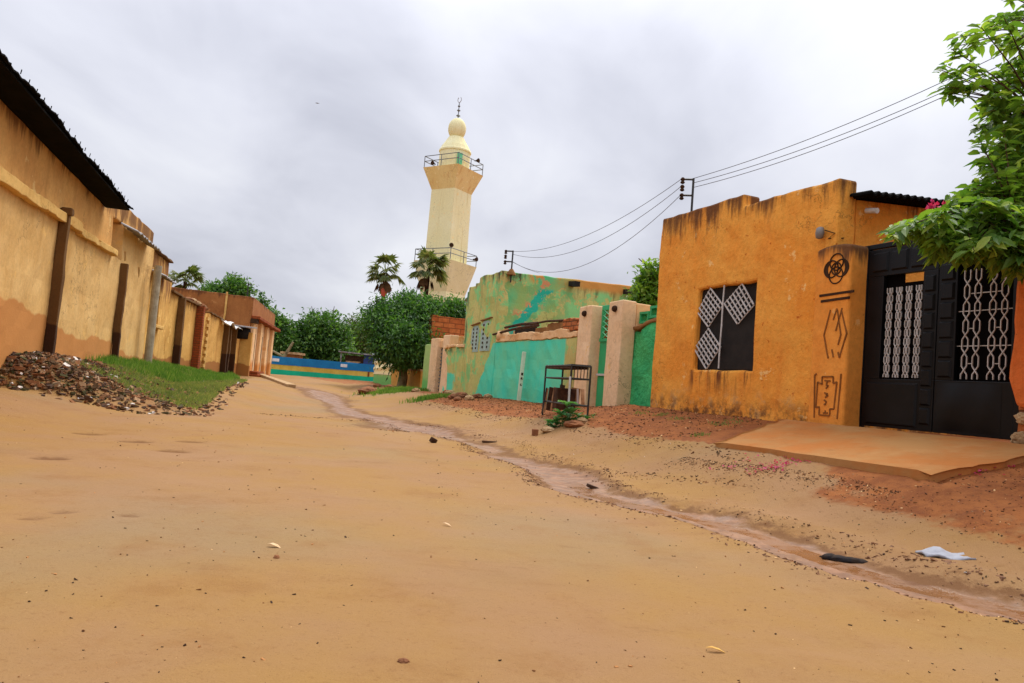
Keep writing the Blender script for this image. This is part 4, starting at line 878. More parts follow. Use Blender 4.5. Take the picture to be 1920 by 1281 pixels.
# ---------------------------------------------------------------- minaret
YM = 62.0
mx_ = (at(856, 243, YM).x+at(842, 430, YM).x)/2
zM = lambda py, px=850: at(px, py, YM).z
th = math.radians(32); e1 = Vector((-math.cos(th), math.sin(th), 0)); e2 = Vector((math.sin(th), math.cos(th), 0)); mc = Vector((mx_, YM, 0))
mn = thing('minaret', mc, 'tall pale yellow minaret with two railed balconies and ball top', 'minaret')
def frust(mb, sa, za, sb, zb):
    P = []
    for sd_, z in ((sa, za), (sb, zb)):
        for a, b in ((-1, -1), (1, -1), (1, 1), (-1, 1)): P.append(mc+e1*(a*sd_/2)+e2*(b*sd_/2)+Vector((0, 0, z)))
    return mb.hexa(P)
z_pl2, z_f2, z_pl1, z_f1 = zM(322), zM(361), zM(496), zM(552)
frust(MB(), 3.0, -.3, 2.65, z_f1).build('base_shaft', M['minaret'], mn)
frust(MB(), 2.66, z_f1, 3.75, z_pl1).build('lower_flare', M['minaret_pale'], mn)
frust(MB(), 2.5, z_pl1, 2.40, z_f2).build('shaft', M['minaret'], mn)
frust(MB(), 2.41, z_f2, 3.62, z_pl2).build('upper_flare', M['minaret_rust'], mn)
zc_, zs_, zb0, zb1 = zM(285, 852), zM(265, 854), zM(263, 855), zM(222, 857)
MB().lathe(mc, [(1.3, z_pl2), (1.3, zc_-.12), (1.37, zc_-.1), (1.37, zc_+.02), (1.30, zc_+.12), (1.14, zc_+.42), (.94, zc_+.72), (.74, zs_+.12), (.64, zs_+.3)], 16).build('drum', M['minaret'], mn)
r_ = (zb1-zb0)/2; zc2 = (zb0+zb1)/2
MB().lathe(mc, [(max(.02, .76*math.sin(PI*k/14)), zc2-r_*math.cos(PI*k/14)) for k in range(1, 15)], 24).build('dome', M['minaret'], mn, smooth=True)
g = MB(); g.tube([mc+Vector((0, 0, zb1-.1)), mc+Vector((0, 0, zb1+1.35))], .04, 6)
for dz, rr in ((.22, .19), (.68, .16), (1.05, .12)): g.lathe(mc+Vector((0, 0, zb1+dz)), [(.04, -.1), (rr, 0), (rr*.6, .06), (.04, .14)], 10)
fin = g.build('finial', M['rail'], mn)
g = MB(); c_ = mc+Vector((0, 0, zb1+1.6)); g.tube([c_+e1*(.2*math.cos(t))*.9+Vector((0, 0, .24*math.sin(t)+.02)) for t in np.linspace(math.radians(-235), math.radians(55), 18)], .03, 6); g.build('crescent', M['grey_metal'], fin)
def railing(side, z, h=.95):
    cs = [mc+e1*(a*side/2)+e2*(b*side/2)+Vector((0, 0, z)) for a, b in ((-1, -1), (1, -1), (1, 1), (-1, 1))]; g = MB()
    for i in range(4):
        A, B_ = cs[i], cs[(i+1) % 4]
        for k in (1.0, .55): g.tube([A+Vector((0, 0, h*k)), B_+Vector((0, 0, h*k))], .035, 5)
        for t in (0, .5): P = A+(B_-A)*t; g.tube([P, P+Vector((0, 0, h))], .035, 5)
    g.build('railing', M['rail'], mn)
railing(3.5, z_pl2); railing(3.65, z_pl1)
def horn(P, d, s_=.75):
    g = MB(); g.lathe((0, 0, 0), [(.06, -.3), (.08, -.1), (.24, .2), (.25, .24)], 12); qd = Vector(d).to_track_quat('Z', 'Y').to_matrix()
    g.v = [tuple(Vector(P)+qd @ (Vector(v)*s_)) for v in g.v]; g.build('loudspeaker', M['groove'], mn)
near = mc-e1*1.75-e2*1.75
horn(mc-e2*1.6+e1*.9+Vector((0, 0, z_pl2+.3)), -e2); horn(mc-e1*1.9+e2*.6+Vector((0, 0, z_pl2+.95)), -e1); horn(near+Vector((0, 0, z_pl1+1.15)), (-e1-e2)); horn(mc-e1*2.0+e2*1.4+Vector((0, 0, z_pl1+.6)), -e1)
dd = mc-e2*1.27*math.cos(.55)-e1*1.27*math.sin(.55); P = at(862, 296, YM-1.3)
g = MB(); g.box((P.x, P.y+.02, P.z-.05), .42, .16, .95, .35); dpart = g.build('door', M['green_light'], mn)

# ---------------------------------------------------------------- left row of houses
lh = thing('tan_house', LF.W(0, 0, .7), 'nearest tan plastered house on the left under a dark corrugated eave', 'house')
mb = MB(); cellwall(mb, LF, -8, 4.72, -.2, 2.92, -.3, 0, (), .25, .02); mb.build('wall', M['tan'], lh)
mb = MB(); cellwall(mb, LF, -8, 3.55, 2.921, 3.95, -.3, .006, (), .25, .02); mb.build('upper_wall', M['tan_upper'], lh)
mb = MB(); cellwall(mb, LF, -8, .98, 2.90, 3.06, .007, .12, (), .16, .02); mb.build('moulding', M['pale_trim'], lh, bevel=.012)
mb = MB(); cellwall(mb, LF, 1.02, 3.75, 2.88, 3.0, .007, .11, [(2.2, 2.35, 2.96, 3.1)], .16, .022); mb.build('moulding', M['pale_trim'], lh, bevel=.012)
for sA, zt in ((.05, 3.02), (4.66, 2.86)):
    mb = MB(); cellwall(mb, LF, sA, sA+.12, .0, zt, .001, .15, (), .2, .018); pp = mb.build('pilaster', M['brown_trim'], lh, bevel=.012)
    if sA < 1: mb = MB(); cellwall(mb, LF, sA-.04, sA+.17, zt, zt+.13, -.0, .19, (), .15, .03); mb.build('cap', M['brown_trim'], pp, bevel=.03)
# roof sheet: corrugations run down to the eave
mb = MB(); T = []
n = 150; s0_, s1_ = -8.0, 2.9
for k in range(n+1):
    a = s0_+(s1_-s0_)*k/n; wv = .012*math.sin(k*PI*.62); jag = (.025 if int(k/7) % 2 else 0)+.01*random.random()
    sagz = .02*math.sin(a*1.9); oz = .0
    ez = 3.80+.037*(2.6-a); T.append((LF.W(a, -2.2, ez+.6+wv), LF.W(a, .47+jag, ez+wv+sagz)))
V = [p for t_ in T for p in t_]; n2_ = len(V); V += [p-Vector((0, 0, .02)) for p in V]; Fs = []
for k in range(n):
    a = 2*k; Fs += [(a, a+1, a+3, a+2), (n2_+a, n2_+a+2, n2_+a+3, n2_+a+1), (a+1, n2_+a+1, n2_+a+3, a+3)]
Fs += [(0, 1, n2_+1, n2_), (2*n, n2_+2*n, n2_+2*n+1, 2*n+1)]
mb.add(V, Fs); rfL = mb.build('roof', M['black_roof'], lh)
g = MB(); g.hexa([LF.W(a, b, 3.80+.037*(2.6-a)-.07+c) for c in (0, .03) for a, b in ((-8, .008), (2.85, .008), (2.85, .44), (-8, .44))]); g.build('soffit', M['black_roof'], rfL)
for k in range(22):
    a = -3.6+k*.29; P = LF.W(a, .46, 3.82+.037*(2.6-a)); g = MB(); g.tube([P, P+Vector((.01, 0, .055))], .006, 4); g.build('roof_nail', M['black_roof'], rfL)

l2 = thing('tan_house', LF.W(6.5, 0, .6), 'second tan house from the left with vent slits and a sheet awning', 'house')
mb = MB(); cellwall(mb, LF, 4.725, 8.36, .2, 3.72, -.3, -.004, [(4.98, 5.14, 2.93, 3.16), (6.62, 6.8, 2.78, 3.02)], .25, .02); mb.build('wall', M['tan'], l2, bevel=.015)
g = MB(); g.fbox(LF, 4.9, 6.9, -.26, -.22, 2.7, 3.3); g.build('vent_shade_board', M['unlit_black'], l2)  # black board behind the slits, its colour standing in for the unlit inside
mb = MB(); cellwall(mb, LF, 3.56, 8.3, 3.721, 4.17, -1.2, -.05, (), .3, .025); mb.build('parapet', M['tan_upper'], l2, bevel=.03)
def awning(name, F, s0, s1, q1, z0, z1, parent):
    mb = MB(); T = []; n = 40
    for k in range(n+1):
        a = s0+(s1-s0)*k/n; wv = .02*math.sin(k*1.3)+.03*float(vn(a*3, 1, 3)); T.append((F.W(a, .002, z1+wv), F.W(a, q1+.03*float(vn(a*5, 2, 4)), z0+wv)))
    V = [p for t_ in T for p in t_]; n2_ = len(V); V += [p-Vector((0, 0, .025)) for p in V]; Fs = []
    for k in range(n): a = 2*k; Fs += [(a, a+1, a+3, a+2), (n2_+a, n2_+a+2, n2_+a+3, n2_+a+1), (a+1, n2_+a+1, n2_+a+3, a+3)]
    Fs += [(0, 1, n2_+1, n2_), (2*n, n2_+2*n, n2_+2*n+1, 2*n+1)]
    mb.add(V, Fs); return mb.build(name, M['zinc'], parent)
awning('awning', LF, 4.3, 7.3, .34, 3.55, 3.69, l2)
g = MB(); P = [LF.W(7.7, .25, .3), LF.W(7.72, .25, 3.22)]
g.tube([P[0], (P[0]+P[1])/2, P[1]], .1, 14); o = g.build('drain_pipe', M['grey_pipe'], loc=P[0], smooth=False); tag(o, 'thick grey upright pipe standing in grass against the tan wall', 'pipe')
l3 = thing('tan_house', LF.W(10, 0, .6), 'third tan house from the left with a barred window behind the grey pipe', 'house')
mb = MB(); cellwall(mb, LF, 8.365, 11.9, .2, 3.28, -.3, -.006, [(9.1, 10.1, 1.75, 2.6)], .25, .02); mb.build('wall', M['tan_low'], l3, bevel=.015)
mb = MB(); cellwall(mb, LF, 8.35, 11.3, 3.281, 3.72, -1.0, -.05, (), .3, .03); mb.build('parapet', M['tan_low'], l3, bevel=.03)
mb = MB(); cellwall(mb, LF, 8.33, 11.35, 3.721, 3.78, -1.05, .06, (), .3, .03); mb.build('coping', M['brown_trim'], l3, bevel=.015)
awning('awning', LF, 8.4, 10.3, .34, 3.03, 3.16, l3)
g = MB(); g.fbox(LF, 9.1, 10.1, -.2, -.15, 1.75, 2.6); wd_ = g.build('window', M['groove'], l3)
g = MB()
for k in range(5): g.tube([LF.W(9.2+k*.2, -.08, 1.76), LF.W(9.2+k*.2, -.08, 2.59)], .02, 5)
for k in range(3): g.tube([LF.W(9.1, -.08, 1.95+k*.22), LF.W(10.1, -.08, 1.95+k*.22)], .02, 5)
g.build('window_bars', M['brown_trim'], wd_)
g = MB(); g.fbox(LF, 8.95, 10.2, -.05, .16, 1.64, 1.74); g.build('sill', M['pale_trim'], wd_, bevel=.02)

lw4 = thing('compound_wall', L4.W(5, 0, .5), 'long tan boundary wall with brown pilasters left of the road', 'wall')
zt0 = L4.hit(320, 548)[1]; zt1 = L4.hit(413, 599)[1]; sE = L4.hit(447, 640)[0]
sS = L4.hit(413, 640)[0]; sR0 = L4.hit(372, 640)[0]; sR1 = L4.hit(388, 640)[0]
zt_ = lambda a: zt0+(zt1-zt0)*min(1.3, a/sS)
warp4 = lambda a, b, c: (a, b, .1+(c-.1)*(zt_(a)-.1)/(zt0-.1))
mb = MB(); cellwall(mb, L4, .1, sR0, .1, zt0, -.25, 0, (), .3, .02, warp4); mb.build('wall', M['tan_low'], lw4)
mb = MB(); cellwall(mb, L4, sR1, sS, .1, zt0, -.25, 0, (), .3, .02, warp4); mb.build('wall', M['tan_low'], lw4)
mb = MB(); cellwall(mb, L4, sS+.02, sE+1.2, .1, zt0*.93, -.25, .0, (), .3, .02, warp4); mb.build('wall', M['tan_low'], lw4)
mb = MB(); cellwall(mb, L4, .1, sR0, zt0, zt0+.07, -.3, .1, (), .3, .025, lambda a, b, c: (a, b, c+zt_(a)-zt0)); mb.build('coping', M['brown_trim'], lw4, bevel=.01)
mb = MB(); cellwall(mb, L4, sR1, sS, zt0, zt0+.06, -.3, .08, (), .3, .025, lambda a, b, c: (a, b, c+zt_(a)-zt0)); mb.build('coping', M['brown_trim'], lw4, bevel=.01)
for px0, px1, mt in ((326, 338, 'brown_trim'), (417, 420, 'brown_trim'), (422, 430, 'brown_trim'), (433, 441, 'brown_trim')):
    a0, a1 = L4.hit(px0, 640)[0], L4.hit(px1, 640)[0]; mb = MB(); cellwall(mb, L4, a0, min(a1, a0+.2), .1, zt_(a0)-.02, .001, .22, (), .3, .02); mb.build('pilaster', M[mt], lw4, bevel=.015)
a0 = L4.hit(362, 640)[0]; mb = MB(); cellwall(mb, L4, a0, a0+.25, .1, zt_(a0)+.02, .001, .26, (), .3, .02); mb.build('brick_pilaster', M['red_brick'], lw4, bevel=.01)
mb = MB(); cellwall(mb, L4, sR0+.0, sR1-.0, .1, zt_(sR0)-.1, -.2, -.05, (), .3, .02); mb.build('infill_panel', M['tan_low'], lw4)
for sd_, base_s in ((1, sR0), (-1, sR1)):
    g = MB(); zz_ = .45; k = 0
    while zz_ < zt_(base_s)-.15:
        ln = .34 if k % 2 else .12; g.fbox(L4, min(base_s, base_s+sd_*ln), max(base_s, base_s+sd_*ln), -.049, .03, zz_, zz_+.125); zz_ += .13; k += 1
    g.build('brick_toothing', M['pale_trim'], lw4)
for i in range(7):
    a = sR0-1.6+i*.42; P = L4.W(a, -.1, zt_(a)+.12+.03*(i % 2)); g = MB(); g.rock(P, .2, .13, .1, i*.9, 200+i); o = g.build('broken_block', M['pale_stone' if i % 2 else 'stone'], loc=P); tag(o, 'broken block lying on top of the tan boundary wall', 'block', 'blocks on the left wall top')
# white sheeting draped on the wall top
def cloth(name, pts, mat, label, cat):
    V, nI, nJ = pts; g = MB(); g.add(V, [(i*nJ+j, (i+1)*nJ+j, (i+1)*nJ+j+1, i*nJ+j+1) for i in range(nI-1) for j in range(nJ-1)])
    o = g.build(name, M[mat], loc=V[0], smooth=True); m_ = o.modifiers.new('solid', 'SOLIDIFY'); m_.thickness = .012; return tag(o, label, cat)
V = []; s0 = L4.hit(411, 605)[0]; s1 = L4.hit(449, 620)[0]
for i in range(16):
    for j in range(6):
        a = s0+(s1-s0)*i/15; b = -.35+.75*j/5; V.append(L4.W(a, b, zt_(a)*.955+.12-.16*max(0, (j-2)/3)*(1+.4*math.sin(i*1.7))+.07*math.sin(i*1.1+j)))
cloth('plastic_sheet', (V, 16, 6), 'white_sheet', 'crumpled white plastic sheet draped over the far tan wall top', 'sheet')

# brown flat roofed house beyond
YB = 36.0; pB = at(466, 640, YB); bh = Frame(pB.xy, (-.22, 1), -1)
zT = at(472, 557, YB).z; hbn = thing('brown_house', bh.W(3, -2, .3), 'brown flat roofed house with pale columns beyond the left walls', 'house')
cB = Frame(bh.p.xy, tuple((bh.n).xy), 1)
mb = MB(); cB.n = -bh.d; cellwall(mb, cB, -6.5, 0, 0, zT, -.3, 0, (), .5, .02, lambda a, b, c: (a, b, c+.03*(-a)*float(ss(c, 2, zT)))); mb.build('wall', M['brown_house'], hbn, bevel=.03)
mb = MB(); cellwall(mb, bh, .01, 11.5, 0, zT-.9, -.3, -.02, (), .5, .02); mb.build('wall', M['cream'], hbn)
mb = MB(); cellwall(mb, bh, .01, 11.5, zT-.9, zT, -.3, .04, (), .5, .02); mb.build('parapet', M['brown_house'], hbn, bevel=.02)
mb = MB(); cellwall(mb, bh, -.0, 11.7, zT-1.05, zT-.9, .0, .42, (), .5, .02); mb.build('cornice', M['red_brick'], hbn, bevel=.02)
mb = MB(); cellwall(mb, bh, -.05, .7, zT-1.25, zT-1.05, .0, .3, (), .3, .02); mb.build('cornice_bracket', M['groove'], hbn)
for a in (.25, 3.4, 6.6, 9.8):
    mb = MB(); cellwall(mb, bh, a, a+.9, 0, zT-1.06, -.019, .16, (), .4, .02); mb.build('column', M['peach'], hbn, bevel=.02)
for a in (1.6, 5.0, 8.2): g = MB(); g.fbox(bh, a, a+1.1, -.019, .0, .5, 2.4); g.build('door', M['groove'], hbn)
g = MB(); a_, z_ = -1.9, 0
sP = cB.hit(425, 560)[0]; g.tube([cB.W(sP, .05, zT+.12), cB.W(sP, .06, zT-.9), cB.W(sP-.06, .06, zT-1.6)], .05, 6); g.build('downpipe', M['pale_trim'], hbn)
g = MB(); g.fbox(bh, -.2, .0, -1.2, -.2, zT, zT+.01); 
P = at(466, 530, YB+1); g = MB(); g.tube([(P.x, YB+1, zT-.4), (P.x, YB+1, zT+.75)], .035, 6).tube([(P.x, YB+1, zT+.7), (P.x+.18, YB+1, zT+.7)], .03, 6); o = g.build('roof_bracket', M['black_bar'], loc=(P.x, YB+1, zT)); tag(o, 'small black cable bracket on the brown house roof', 'bracket')
# doorway with a zinc awning and a dark tank between wall and brown house
P = at(455, 625, 34.6); g = MB(); g.lathe((P.x, P.y, P.z-.28), [(.05, 0), (.34, .02), (.36, .3), (.34, .52), (.1, .56)], 14); o = g.build('water_tank', M['black_flat'], loc=P, smooth=True); tag(o, 'black round tank hung beside the brown house corner', 'tank')
g = MB(); P = at(455, 612, 34.4); g.box(P, 1.1, .9, .05, .1, (.05, .05)); o = g.build('awning_sheet', M['zinc'], loc=P); tag(o, 'small zinc sheet above the black tank', 'sheet')
P0 = at(452, 700, 34.2); g = MB(); g.box((P0.x-.05, 34.6, 1.2), .5, .3, 2.2, .2); o = g.build('brick_post', M['tan_low'], loc=(P0.x, 34.6, .2)); tag(o, 'plastered post under the black tank', 'post')
st = thing('entrance_steps', bh.W(1, .5, .2), 'dark red brick steps at the foot of the brown house', 'steps')
for k in range(3):
    g = MB(); cellwall(g, bh, -.9+.25*k, 3.0-.2*k, -.1, .2+.16*k, .17, 1.2-.3*k, (), .3, .03); g.build('step', M['red_brick'], st, bevel=.02)
P0, P1 = G(484, 704), G(546, 727); d_ = (P1-P0); g = MB(); n_ = Vector((-d_.y, d_.x, 0)).normalized()*.14
g.hexa([P0-n_-Vector((0, 0, .1)), P1-n_-Vector((0, 0, .1)), P1+n_-Vector((0, 0, .1)), P0+n_-Vector((0, 0, .1)), P0-n_+Vector((0, 0, .14)), P1-n_+Vector((0, 0, .1)), P1+n_+Vector((0, 0, .1)), P0+n_+Vector((0, 0, .14))]); o = g.build('concrete_kerb', M['pale_stone'], loc=P0, bevel=.02); tag(o, 'long pale concrete kerb lying at the end of the grass', 'kerb')

# ---------------------------------------------------------------- vegetation builders
def leaf_quads(P, D, L, Wd, N, fold=.25):            # rhombic leaves: base points, directions, length, width, normals
    D = D/np.linalg.norm(D, axis=1, keepdims=True); S = np.cross(D, N); S /= (np.linalg.norm(S, axis=1, keepdims=True)+1e-9); U = np.cross(S, D)
    L = L[:, None]; Wd = Wd[:, None]
    a = P; b = P+D*L*.42+S*Wd*.5+U*Wd*fold; c = P+D*L; d = P+D*L*.42-S*Wd*.5+U*Wd*fold
    V = np.stack([a, b, c, d], 1).reshape(-1, 3); n = len(P); F = np.arange(4*n).reshape(n, 4); return V, F
def crown(blobs, ncl, per, size, spread, droop=.2, seed=1, aspect=.42, surf=.5):
    r = np.random.default_rng(seed); vol = np.array([b[1]*b[2]*b[3] for b in blobs])**.72; vol /= vol.sum()
    ch = r.choice(len(blobs), ncl, p=vol); B = np.array(blobs, object)
    cen = np.array([list(blobs[i][0]) for i in ch]); rad = np.array([[blobs[i][1], blobs[i][2], blobs[i][3]] for i in ch])
    d = r.normal(size=(ncl, 3)); d /= np.linalg.norm(d, axis=1, keepdims=True)
    rr = r.random(ncl)**(surf*.6) * (.68+.85*r.random(ncl)**3)
    c = cen+d*rad*rr[:, None]
    P = np.repeat(c, per, 0) + r.normal(size=(ncl*per, 3))*spread
    out_ = np.repeat(d, per, 0); D = out_*.5 + r.normal(size=P.shape)*.75; D[:, 2] -= droop
    N = r.normal(size=P.shape)*.55; N[:, 2] += 1; N += out_*.4
    L = size*(.65+.7*r.random(len(P))); return leaf_quads(P, D, L, L*aspect*(.8+.4*r.random(len(P))), N)
def tree(name, base, blobs, leafm, barkm, label, cat, ncl, per, size, spread, group=None, tr=.15, seed=1, droop=.2, aspect=.42, fork=None):
    t = thing(name, base, label, cat, group); base = Vector(base)
    g = MB(); fk = Vector(fork) if fork else Vector((base.x, base.y, base.z+max(.6, (min(b[0][2]-b[3]*.5 for b in blobs)-base.z)*.8)))
    g.tube([base-Vector((0, 0, .2)), base+(fk-base)*.5+Vector((.05, .03, 0)), fk], tr, 9, tr*.75); tk = g.build('trunk', M[barkm], t)
    rr = random.Random(seed)
    for i, b in enumerate(blobs):
        c = Vector(b[0]); g = MB(); md = fk+(c-fk)*.5+Vector((rr.uniform(-.2, .2), rr.uniform(-.2, .2), .25))*b[3]*.5
        g.tube([fk-Vector((0, 0, .1)), md, c, c+(c-md)*.5], tr*.5, 6, tr*.12); g.build('limb', M[barkm], tk)
    V, F = crown(blobs, ncl, per, size, spread, droop, seed, aspect); g = MB(); g.np_add(V, F); g.build('crown', M[leafm], t); return t
# trees behind the striped wall
def pxb(px, py, Y, rx, rz, ry=None): P = at(px, py, Y); k = Y/FPX; return (tuple(P), rx*k, (ry or rx)*k, rz*k)
GB = 'trees behind the striped wall'
def btree(cx, Y, blobs, leafm, label, ncl, seed, size=.34): P = at(cx, 700, Y); tree('leafy_tree', (P.x, Y, 0), blobs, leafm, 'trunk', label, 'tree', int(ncl*.8), 9, size, .24, GB, .22, seed, .15, .46)
btree(600, 68, [pxb(600, 650, 68, 50, 48), pxb(600, 612, 68, 34, 24), pxb(570, 630, 67, 26, 30), pxb(636, 632, 68, 26, 30), pxb(556, 662, 66, 24, 30), pxb(640, 668, 67, 30, 26), pxb(588, 596, 69, 10, 12), pxb(622, 596, 69, 9, 12)], 'leaf_mid', 'rounded green tree behind the middle of the striped wall', 2100, 3)
btree(512, 65, [pxb(510, 640, 65, 30, 44), pxb(525, 610, 66, 20, 16), pxb(500, 600, 65, 18, 20), pxb(492, 570, 66, 10, 14), pxb(530, 650, 65, 22, 30)], 'leaf_mid', 'green tree rising beside the brown house corner', 1200, 5)
btree(660, 76, [pxb(655, 650, 76, 24, 34), pxb(662, 612, 76, 10, 16), pxb(680, 640, 76, 24, 40)], 'leaf_olive', 'olive green tree half hidden behind the big dark tree', 800, 7)
btree(430, 62, [pxb(430, 548, 62, 36, 18), pxb(400, 552, 62, 24, 16), pxb(440, 530, 62, 18, 12), pxb(418, 570, 62, 50, 24), pxb(455, 545, 62, 18, 14)], 'leaf_mid', 'green tree with airy top above the brown house roof', 1000, 9)
btree(575, 84, [pxb(570, 665, 84, 60, 40), pxb(520, 670, 84, 40, 36), pxb(640, 665, 84, 45, 40)], 'leaf_dark', 'dark tree filling the gap farthest behind the striped wall', 1500, 13, .45)
# the big dark tree by the road
P = at(752, 722, 31.5); P.z = float(zg(P.x, P.y))
tree('big_tree', P, [pxb(770, 600, 31.5, 62, 34), pxb(730, 612, 31, 44, 36), pxb(722, 638, 30.5, 32, 34), pxb(760, 640, 30, 48, 40), pxb(800, 585, 32, 45, 26), pxb(838, 590, 33, 32, 22), pxb(700, 600, 32, 26, 26), pxb(752, 668, 30.5, 40, 18), pxb(770, 570, 32, 36, 16), pxb(715, 580, 32, 14, 16), pxb(856, 580, 33, 22, 20), pxb(835, 600, 33, 26, 16), pxb(780, 632, 31, 26, 46)],
     'leaf_dark', 'trunk_pale', 'big dense dark green tree with a pale trunk by the roadside', 'tree', 3700, 10, .18, .16, None, .22, 21, .35, .36)
# tree peeping between green and orange houses
P = RF.W(2.2, -3.2, .5)
tree('leafy_tree', P, [pxb(1215, 545, 17.5, 26, 34), pxb(1205, 560, 17.3, 20, 24), pxb(1225, 510, 17.5, 14, 22), pxb(1230, 580, 17.2, 20, 24), pxb(1250, 540, 17.6, 26, 40)], 'leaf_near', 'trunk', 'bright green broadleaf tree between the green and orange houses', 'tree', 330, 9, .16, .09, None, .09, 31, .2, .5)
# fan palms
def palm(px, py, Y, label, seed, R=1.25, stemb=True, nf=22):
    P = at(px, py, Y); r = random.Random(seed); t = thing('fan_palm', (P.x, Y, .2), label, 'palm', 'fan palms on the skyline')
    g = MB(); g.tube([(P.x-.25, Y, 0), (P.x-.1, Y, P.z*.5), (P.x, Y, P.z)], .2, 8, .15); g.build('trunk', M['palm_bark'], t)
    for dead in (0, 1):
        V = []; F = []
        for k in range(nf if not dead else 7):
            az = r.uniform(0, 2*PI); el = r.uniform(-.35, 1.25) if not dead else r.uniform(-1.35, -.8)
            d = Vector((math.cos(az)*math.cos(el), math.sin(az)*math.cos(el), math.sin(el))); c = P+d*R*r.uniform(.42, .6); sd_ = d.cross(Vector((0, 0, 1))).normalized(); up = sd_.cross(d)
            b = len(V); w_ = .03; V += [P+sd_*w_, P-sd_*w_, c-sd_*w_, c+sd_*w_]; F.append((b, b+1, b+2, b+3))
            for j in range(11):
                an = (j-5)/5*1.25; L = R*r.uniform(.42, .6)*(1-.25*abs(an)/1.25) * (.7 if dead else 1); e_ = (d*math.cos(an)+sd_*math.sin(an)); e_ = (e_-Vector((0, 0, .28+.2*abs(an)))).normalized(); nn = e_.cross(up).normalized()*.055*R
                b = len(V); V += [c, c+e_*L*.5+nn, c+e_*L+Vector((0, 0, -.12*R)), c+e_*L*.5-nn]; F.append((b, b+1, b+2, b+3))
        g = MB(); g.add(V, F); g.build('dry_fronds' if dead else 'fronds', M['dry_frond' if dead else 'leaf_palm'], t)
    return P
P = palm(724, 512, 60, 'left fan palm with a red rag tied to its thin trunk', 3, 1.85)
g = MB(); c = at(720, 548, 59.7); g.rock(c, .26, .26, .4, 0, 5); o = g.build('red_rag', M['red_cloth'], loc=c); tag(o, 'red rag tied round the palm trunk above the big tree', 'rag')
palm(804, 505, 56, 'fuller fan palm standing before the minaret balcony', 8, 1.9, True, 30)
palm(348, 528, 58, 'fan palm peeping over the left wall beside the brown house', 12, 1.8, True, 24)

# ---------------------------------------------------------------- tree hanging over the gate
def near_leaf(P, D, L, W_, N):
    D = D/np.linalg.norm(D, axis=1, keepdims=True); S = np.cross(D, N); S /= (np.linalg.norm(S, axis=1, keepdims=True)+1e-9); U = np.cross(S, D); L = L[:, None]; W_ = W_[:, None]; dn = np.array([0, 0, -1.0])
    pts = [P, P+D*L*.3+S*W_*.42+U*W_*.16, P+D*L*.62+S*W_*.46+U*W_*.16+dn*L*.08, P+D*L+dn*L*.24, P+D*L*.62-S*W_*.46+U*W_*.16+dn*L*.08, P+D*L*.3-S*W_*.42+U*W_*.16, P+D*L*.45+dn*L*.03]
    V = np.stack(pts, 1).reshape(-1, 3); n = len(P); b = (np.arange(n)*7)[:, None]
    F = np.concatenate([b+np.array([[0, 1, 6, 5]]), b+np.array([[1, 2, 3, 6]]), b+np.array([[5, 6, 3, 4]])], 0); return V, F
tb = RF.W(-6.9, -1.1, .6); ot = thing('overhanging_tree', tb, 'bright green broadleaf tree hanging over the black gate at right', 'tree')
fk = Vector((tb.x-.2, tb.y, 2.5)); g = MB(); g.tube([tb, (tb+fk)/2+Vector((.06, 0, 0)), fk], .13, 9, .1); tk = g.build('trunk', M['trunk'], ot)
r = np.random.default_rng(5); tips = []
def region(n, x0, x1, y0, y1, Y0, Y1, f):
    k = 0
    while k < n:
        x, y = r.uniform(x0, x1), r.uniform(y0, y1)
        if f(x, y): tips.append(at(x, y, r.uniform(Y0, Y1))); k += 1
region(46, 1755, 2060, -60, 190, 6.6, 8.0, lambda x, y: y < 60+ (x-1755)*2.2 and y > 90-(x-1755)*.75 and r.random() < .45+.3*(x > 1850))
region(9, 1752, 1800, 70, 185, 7.0, 7.6, lambda x, y: True)
region(80, 1790, 2060, 180, 330, 6.7, 8.0, lambda x, y: x > 1835-(y-180)*.12 and x > 1800)
region(24, 1835, 2000, 120, 240, 7.0, 8.0, lambda x, y: True)
region(130, 1760, 2060, 290, 400, 6.6, 7.9, lambda x, y: x > 1860-(y-290)*.9)
region(210, 1665, 2060, 375, 490, 5.9, 7.2, lambda x, y: (y > 455-(x-1665)*.6) and (y < 425+(x-1665)*.33) and y < 485)
region(26, 1655, 1760, 400, 462, 6.0, 6.8, lambda x, y: y > 440-(x-1655)*.4 and y < 450+(x-1655)*.3)
region(60, 1740, 2060, 470, 515, 5.9, 6.7, lambda x, y: y < 480+(x-1740)*.2)
region(80, 1800, 2060, 440, 510, 5.8, 6.8, lambda x, y: y < 470+(x-1800)*.25)
hubs = [at(1990, 60, 7.4), at(1960, 230, 7.3), at(1960, 360, 7.2), at(1900, 420, 6.7), at(1800, 415, 6.6), at(2000, 460, 6.6)]
for h_ in hubs:
    g = MB(); md = fk+(h_-fk)*.5+Vector((.1, 0, .15)); g.tube([fk-Vector((0, 0, .1)), md, h_], .055, 7, .02); lb_ = g.build('limb', M['trunk'], tk)
g = MB()
PP, DD, LL, NN = [], [], [], []
for tp in tips:
    h_ = min(hubs, key=lambda q_: (q_-tp).length); md = h_+(tp-h_)*.55+Vector((0, 0, .06)); g.tube([h_, md, tp], .011, 5, .004)
    d0_ = (tp-md).normalized(); nl = r.integers(13, 22)
    for k in range(nl):
        t_ = k/nl; p = tp-d0_*(.26*(1-t_))+Vector(tuple(r.normal(size=3)*.025)); az = r.uniform(0, 2*PI)
        dd_ = np.array(d0_)*.6 + np.array([math.cos(az), math.sin(az), r.uniform(-.5, .35)]); PP.append(tuple(p)); DD.append(dd_); LL.append(r.uniform(.10, .175)); nv = r.normal(size=3)*.45; nv[2] += 1; NN.append(nv)
g.build('twigs', M['trunk'], ot)
V, F = near_leaf(np.array(PP), np.array(DD), np.array(LL), np.array(LL)*.40, np.array(NN)); g = MB(); g.np_add(V, F); g.build('crown', M['leaf_near'], ot)
